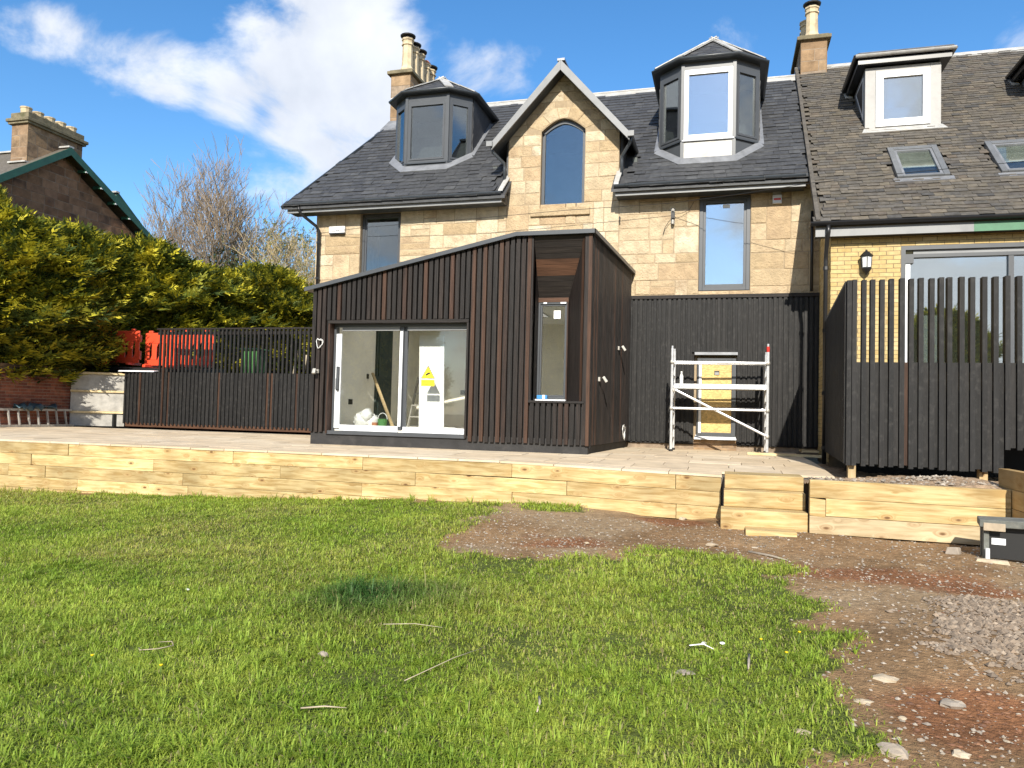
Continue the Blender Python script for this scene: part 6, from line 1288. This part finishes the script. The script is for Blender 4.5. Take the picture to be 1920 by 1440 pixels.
# ------------------------------------------------------------------ trees
def spray_cloud(seed, n, shape, size, palette, flat=.55, per=12, lw=.15):
    """feathery sprays: each a small fan of pointed leaflets on the lumpy surface given by shape(rs, n) -> pos, outward"""
    rs = np.random.RandomState(seed); P, O = shape(rs, n); n = len(P)
    up = np.array([0, 0, 1.0]); dirn = O*(.75+.3*rs.rand(n, 1))+up*(.10+.35*rs.rand(n, 1))+rs.randn(n, 3)*.28
    dirn /= np.linalg.norm(dirn, axis=1, keepdims=True)
    side = np.cross(dirn, up+rs.randn(n, 3)*.45); side /= np.linalg.norm(side, axis=1, keepdims=True)+1e-9
    s = size*(.55+.9*rs.rand(n))[:, None]; V = []; C = []
    pal = np.array(palette); t = rs.rand(n); k = np.minimum((t*len(pal)).astype(int), len(pal)-1); col = pal[k]*(.75+.5*rs.rand(n, 1))
    for j in range(per):
        f = (j+.5)/per; sg = -1 if j % 2 else 1
        base = P+dirn*s*f*.8; ld = dirn*(.75-.2*f)+side*sg*(.75-.35*f)+rs.randn(n, 3)*.16; ld[:, 2] -= .12
        if j == per-1: ld = dirn+rs.randn(n, 3)*.1
        L = s*(.50-.24*f)*(.8+.4*rs.rand(n, 1)); nn = np.cross(ld, np.cross(side, dirn)); nn /= np.linalg.norm(nn, axis=1, keepdims=True)+1e-9
        w = nn*L*lw
        V.append(np.stack([base, base+ld*L*.45+w, base+ld*L, base+ld*L*.45-w], 1)); C.append(np.repeat((col*(.88+.24*rs.rand(n, 1)))[:, None], 4, 1))
    V = np.concatenate(V, 0).reshape(-1, 3); C = np.concatenate(C, 0).reshape(-1, 3); F = np.arange(len(V)).reshape(-1, 4)
    return V, F, C
def conifer_shape(h, r, lumps, seed):
    ls = np.random.RandomState(seed); la = ls.rand(lumps)*6.283; lz = ls.rand(lumps)**.8; lw = .22+.30*ls.rand(lumps); lh = .18+.34*ls.rand(lumps)
    def rad(a, z):
        base = np.where(z < .22, .72+.28*z/.22, 1.0)*np.sqrt(np.clip(1-np.clip((z-.45)/.56, 0, 1)**2.0, 0, 1))
        g = np.zeros_like(a)
        for i in range(lumps):
            da = np.angle(np.exp(1j*(a-la[i]))); g = np.maximum(g, lh[i]*np.exp(-(da/lw[i])**2-((z-lz[i])/.075)**2))
        return r*(base*(.70+1.0*g))
    def f(rs, n):
        a = rs.rand(n)*6.283; z = rs.rand(n)**.85; d = rad(a, z)*(1-.28*rs.rand(n)**1.6); tip = z > .985
        x, y = d*np.cos(a), d*np.sin(a); P = np.stack([x, y, z*h], -1); O = np.stack([np.cos(a), np.sin(a), .25+1.6*np.clip(z-.7, 0, 1)], -1); O /= np.linalg.norm(O, axis=1, keepdims=True)
        return P, O
    return f, rad
GOLD = [(.55, .48, .035), (.42, .39, .035), (.29, .29, .030), (.14, .17, .026), (.06, .085, .018), (.62, .54, .05), (.085, .115, .020), (.045, .07, .016)]
DKGREEN = [(.05, .075, .02), (.07, .095, .025), (.035, .06, .018)]
def conifer_meshes(seed, h, r, n, pal, size=.44):
    f, rad = conifer_shape(h, r, 46, seed); V, F, C = spray_cloud(seed, n, f, size, pal)
    me = soft('crown', 'conifer', V, F, C, None).data; bpy.data.objects.remove(bpy.data.objects['crown'])
    # dark hull inside the sprays, closing the crown
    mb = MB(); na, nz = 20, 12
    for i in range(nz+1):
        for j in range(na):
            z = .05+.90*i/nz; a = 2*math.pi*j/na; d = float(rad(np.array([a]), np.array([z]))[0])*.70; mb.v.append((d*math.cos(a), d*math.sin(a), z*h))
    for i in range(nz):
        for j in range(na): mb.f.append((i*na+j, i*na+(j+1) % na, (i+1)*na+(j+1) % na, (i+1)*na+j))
    core = mb.mesh('inner_core', 'inner_dark', True)
    tr = MB().tube([(0, 0, -.5), (0, 0, h*.5), (.05, 0, h*.9)], [.16, .11, .02], 8).mesh('trunk', 'bark', True)
    return me, core, tr
M['inner_dark'] = material('inner_dark', [(.040, .048, .016)], 0.9, 6, 0.6, bump=1.0, bump_scale=9, bdist=.1)
CM = [conifer_meshes(41, 4.6, 2.0, 6500, GOLD), conifer_meshes(52, 4.6, 2.0, 6500, GOLD), conifer_meshes(63, 4.6, 2.0, 6500, GOLD)]
def conifer(name, label, loc, s, rot, v, group, meshes=CM):
    t = thing(name, label, 'tree', loc, group); mw = Matrix.Translation(loc) @ Matrix.Rotation(rot, 4, 'Z') @ Matrix.Diagonal((*s, 1))
    for nm, me in zip(('crown', 'inner_core', 'trunk'), meshes[v]): link(bpy.data.objects.new(nm, me), t, mw)
    return t
HG = 'golden conifers of the boundary hedge'
for i, (x, y, z, s, r, v, lab) in enumerate([
    (-18.4, 12.4, 1.1, (1.15, 1.15, 1.02), .3, 0, 'golden conifer in the hedge over the near end of the brick wall'),
    (-18.1, 14.9, 1.1, (1.2, 1.15, .90), 1.9, 1, 'golden conifer in the hedge over the aluminium ladder'),
    (-18.5, 17.6, 1.2, (1.15, 1.1, .93), 4.0, 2, 'golden conifer in the hedge behind the pale panels'),
    (-18.3, 20.2, 1.3, (1.1, 1.2, .95), 2.6, 0, 'golden conifer in the hedge behind the orange barriers'),
    (-17.8, 22.7, 1.3, (1.1, 1.15, .86), 5.2, 1, 'golden conifer in the hedge behind the open slats'),
    (-17.2, 25.4, 1.3, (1.15, 1.2, .97), .9, 2, 'golden conifer in the hedge behind the green bin'),
    (-16.2, 28.2, 1.3, (1.25, 1.25, .90), 3.3, 0, 'golden conifer in the hedge seen past the timber extension corner'),
    (-21.2, 14.0, 1.1, (1.0, 1.0, 1.0), 2.0, 2, 'golden conifer in the back row of the hedge below the green bargeboard'),
    (-20.9, 17.5, 1.2, (1.0, 1.0, .98), 5.0, 0, 'golden conifer in the back row of the hedge before the gable'),
    (-20.8, 21.5, 1.2, (1.0, 1.0, .90), .5, 1, 'golden conifer in the back row of the hedge below the bare tree')]):
    conifer('golden_conifer', lab, (x, y, z), s, r, v, HG)
conifer('golden_conifer', 'slim golden leader rising from the hedge before the gabled house window', (-18.6, 15.15, 4.2), (.26, .26, .44), 1.0, 1, HG)
def bare_tree(seed, base, h, spread, depth, name, label, cat='tree', trunk_r=.22, twig=.010, ups=.62, forks=(2, 4), leafy=None, stems=1, shrink=(.66, .80), fit=None, tmat='twigbark'):
    q = random.Random(seed); mb = MB(); tw = MB(); tips = []
    def grow(p, d, L, r, lev):
        n = 3; pts = [p]; dd = Vector(d)
        for i in range(n):
            dd = (dd+Vector((q.uniform(-1, 1), q.uniform(-1, 1), q.uniform(-.3, .9)))*.13).normalized(); pts.append(pts[-1]+dd*L/n)
        r2 = r*.62
        (mb if lev < 3 else tw).tube(pts, [r+(r2-r)*i/n for i in range(n+1)], 6 if lev < 2 else (4 if lev < 4 else 3), False)
        if lev >= depth: tips.append(pts[-1]); return
        for k in range(q.randint(*forks)):
            a = q.uniform(0, 6.283); tlt = q.uniform(.25, spread); side = Vector((math.cos(a), math.sin(a), 0)); nd = (dd*math.cos(tlt)+side*math.sin(tlt)+Vector((0, 0, ups*.35))).normalized()
            s = pts[-1] if k == 0 else pts[q.choice((1, 2, 3))]
            grow(s, nd, L*q.uniform(*shrink), max(twig, r2*q.uniform(.7, .9)), lev+1)
    t = thing(name, label, cat, base)
    for s_ in range(stems):
        b = Vector(base)+Vector((q.uniform(-.3, .3), q.uniform(-.3, .3), 0))*(stems > 1); grow(b, Vector((q.uniform(-.25, .25)*(stems > 1), q.uniform(-.25, .25)*(stems > 1), 1)), h*.27, trunk_r*q.uniform(.8, 1.1), 0)
    if fit:                                   # bring the grown tree to its real height and spread
        zs = [v[2] for v in tw.v]; hx = sorted(math.hypot(v[0]-base[0], v[1]-base[1]) for v in tw.v); kz = fit[0]/(max(zs)-base[2]); kr = fit[1]/hx[int(len(hx)*.97)]
        fx = lambda v: (base[0]+(v[0]-base[0])*kr, base[1]+(v[1]-base[1])*kr, base[2]+(v[2]-base[2])*kz)
        mb.v = [fx(v) for v in mb.v]; tw.v = [fx(v) for v in tw.v]; tips = [Vector(fx(v)) for v in tips]
    mb.build('trunk', 'bark', t, True); tw.build('crown', tmat, t)
    if leafy:
        P = np.array([tuple(v) for v in tips]); rs = np.random.RandomState(seed); P = np.repeat(P, leafy[1], 0)+rs.randn(len(P)*leafy[1], 3)*leafy[2]
        O = rs.randn(len(P), 3); O /= np.linalg.norm(O, axis=1, keepdims=True)
        V, F, C = spray_cloud(seed, len(P), lambda r_, n_: (P, O), leafy[3], leafy[0], per=4, lw=.3); soft('leaves', 'conifer', V, F, C, None, t)
    return t
bare_tree(12, (-23.9, 31.5, 1.2), 11.2, .85, 6, 'bare_tree', 'tall leafless tree with fine upright twigs beyond the hedge', trunk_r=.13, forks=(2, 4), stems=5, twig=.011, ups=.40, shrink=(.66, .82), fit=(12.7, 3.6))
bare_tree(23, (-17.3, 27.6, 1.5), 7.0, .95, 6, 'bare_shrub', 'wide leafless shrub with tangled buff twigs beside the house corner', tmat='twig_buff', trunk_r=.06, forks=(2, 3), stems=4, twig=.009, ups=.25, leafy=([(.26, .24, .05), (.34, .29, .08)], 1, .12, .13), fit=(7.0, 2.5))
OL = [(.22, .22, .045), (.28, .26, .06), (.15, .165, .035), (.32, .27, .08)]
bare_tree(37, (-23.6, 33.8, 1.2), 8.6, .8, 5, 'budding_tree', 'olive green budding tree behind the bare tree', trunk_r=.14, forks=(3, 4), stems=2, leafy=(OL, 4, .25, .2), fit=(7.9, 2.0))
bare_tree(39, (-21.0, 33.6, 1.2), 9.2, .8, 5, 'budding_tree', 'olive budding tree close to the house corner', trunk_r=.14, forks=(3, 4), stems=2, leafy=(OL, 4, .25, .2), fit=(8.9, 2.2))
# clump of ivy on the bare tree
ivr = np.random.RandomState(3); ivP = ivr.randn(1100, 3)*np.array([.7, .5, .75])+np.array([-23.6, 31.2, 7.2]); ivO = ivr.randn(1100, 3); ivO /= np.linalg.norm(ivO, axis=1, keepdims=True)
V, F, C = spray_cloud(3, 1100, lambda r_, n_: (ivP, ivO), .22, DKGREEN+[(.12, .13, .04)], per=4, lw=.3); tag(soft('ivy', 'conifer', V, F, C, None), 'dark green ivy clump round the stems of the bare tree', 'ivy')
# trees at the end of the garden, behind the viewer: they stand in the window reflections and shade the lawn's edge
BK = 'conifers at the end of the garden'
for (x, y, s, lab) in ((-9.5, -17, (1.25, 1.25, 2.2), 'tall conifer at the garden end, mirrored in the sliding door'), (-15.5, -8.5, (1.2, 1.2, 1.9), 'conifer at the garden side, shading the lawn edge'), (7, -22, (1.5, 1.5, 1.5), 'broad conifer at the garden end, mirrored in the patio window'), (12, -20, (1.6, 1.6, 1.7), 'broad conifer at the garden corner, mirrored in the patio window')):
    conifer('garden_conifer', lab, (x, y, -1.2), s, x, 1, BK)

# ------------------------------------------------------------------ things lying on the lawn and the earth
def gz_(x, y): return float(zg(np.array([x]), np.array([y]))[0])
def lump(name, label, x, y, r, mat, flat=.5, cat='stone', seed=0, dz=0.0):
    q = random.Random(seed+int(x*100)); mb = MB(); n, k = 5, 7; z = gz_(x, y)+r*flat*.45+dz
    for i in range(n+1):
        for j in range(k):
            t, f_ = math.pi*i/n, 2*math.pi*j/k; rr = r*q.uniform(.75, 1.15); mb.v.append((x+rr*math.sin(t)*math.cos(f_)*1.2, y+rr*math.sin(t)*math.sin(f_)*.9, z+rr*flat*math.cos(t)))
    for i in range(n):
        for j in range(k): mb.f.append((i*k+j, i*k+(j+1) % k, (i+1)*k+(j+1) % k, (i+1)*k+j))
    return tag(mb.build(name, mat, None), label, cat)
for (x, y, r, lab, mt, fl) in [(.88, 4.65, .085, 'flat pale stone at the lawn edge by the mulch', 'woodchip', .28), (.71, 4.29, .06, 'thin pale stone flake on the earth by the grass', 'woodchip', .25), (1.14, 4.40, .085, 'large brownish stone half sunk in the mulch', 'rock', .42), (1.03, 3.83, .05, 'white stone on the near mulch', 'woodchip', .5), (-.10, 7.99, .075, 'whitish stone on the bare earth below the steps', 'woodchip', .4), (-.19, 4.38, .07, 'flat grey stone lying in the grass', 'rock', .25), (-2.24, 4.04, .04, 'small grey pebble in the middle of the lawn', 'rock', .7), (.37, 3.79, .05, 'pale yellow stone chip near the ragged lawn edge', 'woodchip', .35), (.74, 3.73, .085, 'rough rubble stone beside the near lawn edge', 'rock', .5), (-1.31, 7.59, .035, 'small white stone on the red mulch', 'woodchip', .5), (.32, 8.09, .045, 'pale chip of stone just before the timber block', 'woodchip', .4), (.86, 4.15, .03, 'small white pebble on the reddish mulch', 'woodchip', .5), (-.47, 9.55, .06, 'pale rubble stone under the sleeper wall', 'woodchip', .6), (1.75, 7.75, .05, 'white chip of stone on the earth before the short wall', 'woodchip', .3)]:
    lump('stone', lab, x, y, r*.72, mt, fl, dz=.008 if x < .3 else -.004)
def twig(label, pts, r, mat='woodchip', name='twig', cat='twig'):
    P = [(x, y, gz_(x, y)+h) for x, y, h in pts]; return tag(MB().tube(P, [r]*(len(P)-1)+[r*.5], 6).build(name, mat, None, True), label, cat)
twig('straight pale stick lying across the near lawn', [(-1.93, 3.28, .035), (-1.83, 3.33, .04), (-1.73, 3.36, .036)], .004)
twig('short upright pale twig in the lawn', [(-.87, 3.75, .05), (-.85, 3.68, .055), (-.84, 3.58, .05)], .007)
twig('dark stick standing in the grass near the dandelions', [(.16, 4.66, .05), (.155, 4.56, .05), (.15, 4.45, .045)], .008, 'bark')
twig('curled dry stem in the grass', [(-3.24, 3.70, .05), (-3.2, 3.66, .055), (-3.11, 3.70, .055), (-3.07, 3.78, .05), (-3.13, 3.84, .05), (-3.22, 3.83, .04)], .003)
twig('long thin dry stem on the lawn', [(-1.6, 3.75, .045), (-1.45, 4.1, .05), (-1.35, 4.36, .03)], .0022)
twig('white peeled twig on the lawn among paper scraps', [(-.18, 4.72, .05), (-.1, 4.75, .055), (-.04, 4.72, .04)], .004, 'white')
twig('long dry stem lying flat near the tall dark grass', [(-2.1, 4.55, .05), (-1.9, 4.6, .05), (-1.72, 4.62, .035)], .0022)
twig('splintered stick on the earth below the steps', [(.25, 7.85, .01), (.45, 7.75, .015), (.6, 7.6, .01)], .012, 'bark')
for k, (x, y, lab) in enumerate([(.01, 4.9, 'crumpled white paper scrap in the grass beside the peeled twig'), (-.10, 4.86, 'tiny white paper scrap in the grass'), (-3.95, 5.0, 'white scrap on the shaded side of the lawn')]):
    lump('paper_scrap', lab, x, y, .014, 'white', .6, 'paper', k, .025)
dl = ['yellow dandelion in the lawn beside the curled dry stem', 'yellow dandelion on a taller stalk near the curled stem', 'yellow dandelion closest to the gravel', 'yellow dandelion by the paper scrap', 'yellow dandelion at the ragged lawn edge']
for k, (x, y) in enumerate([(-3.37, 3.49), (-2.88, 3.45), (.47, 5.13), (.23, 4.90), (.36, 4.69)]):
    z = gz_(x, y); f = thing('dandelion', dl[k], 'flower', (x, y, z), 'dandelions in the lawn')
    part('stalk', 'stalk', f, lambda m: m.tube([(x, y, z), (x+.006, y, z+.075)], .003, 5)); part('head', 'petal', f, lambda m: m.lathe((x+.006, y, z+.072), [(.004, 0), (.009, .005), (.010, .008), (.006, .010)], 10))
